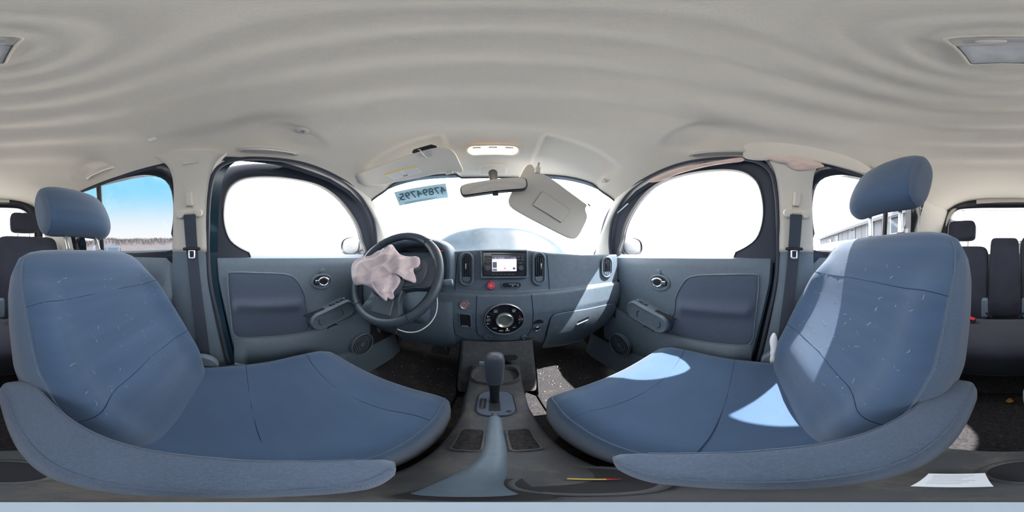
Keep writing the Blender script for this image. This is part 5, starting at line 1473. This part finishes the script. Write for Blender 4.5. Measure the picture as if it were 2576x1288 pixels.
# door mirrors
for sg in (-1, 1):
    c = PX(880, 618, -.93) if sg < 0 else PX(1600, 618, .93)
    if sg < 0: c = V((-.95, .78, .075))
    else: c = V((.93, .79, .070))
    dm = thing('door_mirror', 'white backed driver door mirror seen through the door window' if sg < 0 else 'door mirror outside the passenger window, overexposed', 'mirror', tuple(c), group='door mirrors')
    superell('shell', c + V((0, .045, 0)), (V((.105, 0, 0)), V((0, .055, 0)), V((0, 0, .072))), (.75, .7), 'carwhite', dm, nu=36, nv=20)
    lathe('rim', [(1, 0), (1, .01), (.93, .012), (.90, .006)], c, (0, -1, 0), 'silver', dm, caps=False) if False else ringplate('rim', oval(.100, .068, .8), oval(.088, .058, .8), c + V((0, .012, 0)), (-sg * .1, -1, .05), .010, 0, 'black', dm, inner_drop=.0)
    plate('glass', oval(.090, .060, .8), c + V((0, .010, 0)), (-sg * .1, -1, .05), .003, 'mirror', dm)
    tube('mirror_arm', [c + V((-sg * .06, .05, -.04)), V((sg * .735, c.y + .02, -.055))], .022, 'black', dm, seg=12)
# wooded ridge with bare trees to the rear left
def hill(a, b):
    an = radians(lerp(-178, -108, a)); r = lerp(55, 95, b)
    h = (7.6 + 1.6 * mnoise.noise(V((a * 9, 0, 3))) + 2.2 * a) * sin(b * pi / 2) ** .8
    return V((sin(an) * r, cos(an) * r, GZ + h))
grid('hill', 120, 10, hill, 'hill', label='low brown wooded ridge beyond the yard on the driver side', cat='hill', kind='structure')
tv, tf = [], []
def stick(p, q, r):
    d = (q - p).normalized(); s = d.cross(V((.3, .5, .8))).normalized(); t = d.cross(s); b = len(tv)
    for e, rr in ((p, r), (q, r * .35)):
        for k in range(3): tv.append(e + (s * cos(k * 2.094) + t * sin(k * 2.094)) * rr)
    for k in range(3): tf.append((b + k, b + (k + 1) % 3, b + 3 + (k + 1) % 3, b + 3 + k))
for k in range(2200):
    a = random.random(); p = hill(a, random.uniform(.35, 1.0)); h = random.uniform(.9, 2.0)
    stick(p, p + V((random.uniform(-.2, .2), 0, h)), .05)
    for j in range(7):
        f = random.uniform(.35, .95); an = random.uniform(0, 6.28)
        q = p + V((0, 0, h * f)); stick(q, q + V((cos(an) * .5, sin(an) * .5, random.uniform(.3, .8))) * (1.2 - f * .5), .025)
mk('treeline', tv, tf, 'bark', label='leafless trees along the ridge on the driver side', cat='trees', kind='stuff', recalc=False, smooth=False)
# parked off-roader seen through the driver side rear window
jc = V((-9.2, -8.8, GZ))
jp = thing('parked_car', 'dark parked off-road car seen through the driver side rear window', 'car', tuple(jc), rotz=radians(46))
def jb(name, sx, sy, sz, dx, dy, dz, m, r=.08):
    return rbox(name, (sx, sz, sy), jc + V((dx, dy, dz)), m, jp, r=r)
jb('body', 1.7, 3.9, .75, 0, 0, .85, 'jeep', .12)
cab = []
for s, z in ((1.0, 1.22), (.95, 1.75), (.90, 1.86), (.5, 1.88)):
    cab.append([jc + V((.80 * s * a, -.45 + 1.05 * s * b, z)) for a, b in rrect(2, 2, .25)])
loft('cabin', cab, 'jeep', jp)
for sy in (-1.0, .05):
    for sx in (-1, 1): rbox('side_window', (.72, .38, .03), jc + V((sx * .775, -.55 + sy * .8 + .5, 1.52)), 'winglass', jp, r=.03, n=(sx, 0, .1))
rbox('windscreen', (1.30, .42, .03), jc + V((0, .58, 1.54)), 'winglass', jp, r=.03, n=(0, 1, .15))
rbox('rear_window', (1.2, .40, .03), jc + V((0, -1.47, 1.54)), 'winglass', jp, r=.03, n=(0, -1, .1))
for sx in (-1, 1):
    for sy in (-1.25, 1.3):
        lathe('wheel', [(.0001, .12), (.22, .13), (.24, .10), (.38, .11), (.40, .05), (.40, -.12), (.0001, -.12)], jc + V((sx * .80, sy, .40)), (sx, 0, 0), 'black', jp, seg=28)
# equipment frame behind it
fr_ = thing('yard_fence', 'white pipe rail in the yard behind the driver seat headrest', 'fence', (-9, -14, GZ))
for z in (.8, 1.3):
    tube('rail', [V((-13, -12.5, GZ + z)), V((-7.5, -15, GZ + z))], .04, 'white', fr_, seg=6)
for k in range(5):
    f = k / 4; p = V((lerp(-13, -7.5, f), lerp(-12.5, -15, f), GZ)); tube('post', [p, p + V((0, 0, 1.5))], .05, 'white', fr_, seg=6)
# long pale shed to the rear right
bd = thing('shed', 'long pale grey metal shed seen through the passenger side rear window', 'building', (17, -11.5, GZ))
D0 = V((29.0, -13.5, GZ)); D1 = V((5.5, -9.5, GZ)); ax_ = (D1 - D0).normalized(); nf = V((ax_.y, -ax_.x, 0)); 
if nf.dot(D0) > 0: nf = -nf
Lw = (D1 - D0).length; Hh = 4.5
wall_pts = [D0, D1, D1 + V((0, 0, Hh)), D0 + V((0, 0, Hh))]
plate3('wall', wall_pts, nf, 6.0, 'siding', bd)
rf_ = [D0 - ax_ * .4 + nf * .5 + V((0, 0, Hh - .05)), D1 + ax_ * .4 + nf * .5 + V((0, 0, Hh - .05)), D1 + ax_ * .4 - nf * 3 + V((0, 0, Hh + 1.4)), D0 - ax_ * .4 - nf * 3 + V((0, 0, Hh + 1.4))]
plate3('roof', rf_, nf + V((0, 0, 1.6)), .15, 'roofing', bd)
plate3('fascia', [rf_[0], rf_[1], rf_[1] - V((0, 0, .28)), rf_[0] - V((0, 0, .28))], nf, .06, 'siding', bd)
for k, f in enumerate((.27, .383, .596, .75, .90)):
    c = D0 + ax_ * (Lw * f) + V((0, 0, 3.55)) + nf * .03
    if k == 0: c.z = GZ + 2.6
    w_ = rbox('window' if k else 'door', (.95, 1.3 if k else 2.1, .06), c, 'winglass', bd, r=.01, n=nf)
    ringplate('frame', rrect(1.2, 1.55 if k else 2.35, .02), rrect(.92, 1.26 if k else 2.0, .02), c + nf * .02, nf, .05, 0, 'ink', w_)
for k in range(14):
    c = D0 + ax_ * (Lw * (k + .5) / 14) + nf * .01
    rbox('cladding_rib', (.05, Hh, .03), c + V((0, 0, Hh / 2)), 'siding', bd, r=.005, n=nf)
# white car close by on that side
wc = V((3.4, -2.6, GZ))
wcar = thing('white_car', 'white car parked close beside the passenger side rear door', 'car', tuple(wc), rotz=radians(8))
prof = [(-2.0, .45), (-2.05, .85), (-1.7, 1.02), (-1.1, 1.06), (-.6, 1.42), (.3, 1.50), (1.0, 1.34), (1.5, 1.0), (2.0, .85), (2.05, .45)]
for nm, s0, s1, m in (('body', -.82, .82, 'carwhite'),):
    rg = [[wc + V((x, y, max(.35, z - drop))) for y, z in prof + [(2.0, .35), (-2.0, .35)]] for x, drop in ((s0, .10), (s0 + .08, .02), (0, 0), (s1 - .08, .02), (s1, .10))]
    loft(nm, rg, m, wcar)
for sx in (-1, 1):
    plate3('side_glass', [wc + V((sx * .826, y, z)) for y, z in ((-.95, 1.02), (-.55, 1.28), (.3, 1.34), (.9, 1.20), (1.3, 1.0))], (sx, 0, 0), .02, 'winglass', wcar)
    for sy in (-1.25, 1.3):
        lathe('wheel', [(.0001, .09), (.20, .10), (.22, .07), (.31, .08), (.32, .04), (.32, -.10), (.0001, -.10)], wc + V((sx * .74, sy, .32)), (sx, 0, 0), 'black', wcar, seg=28)
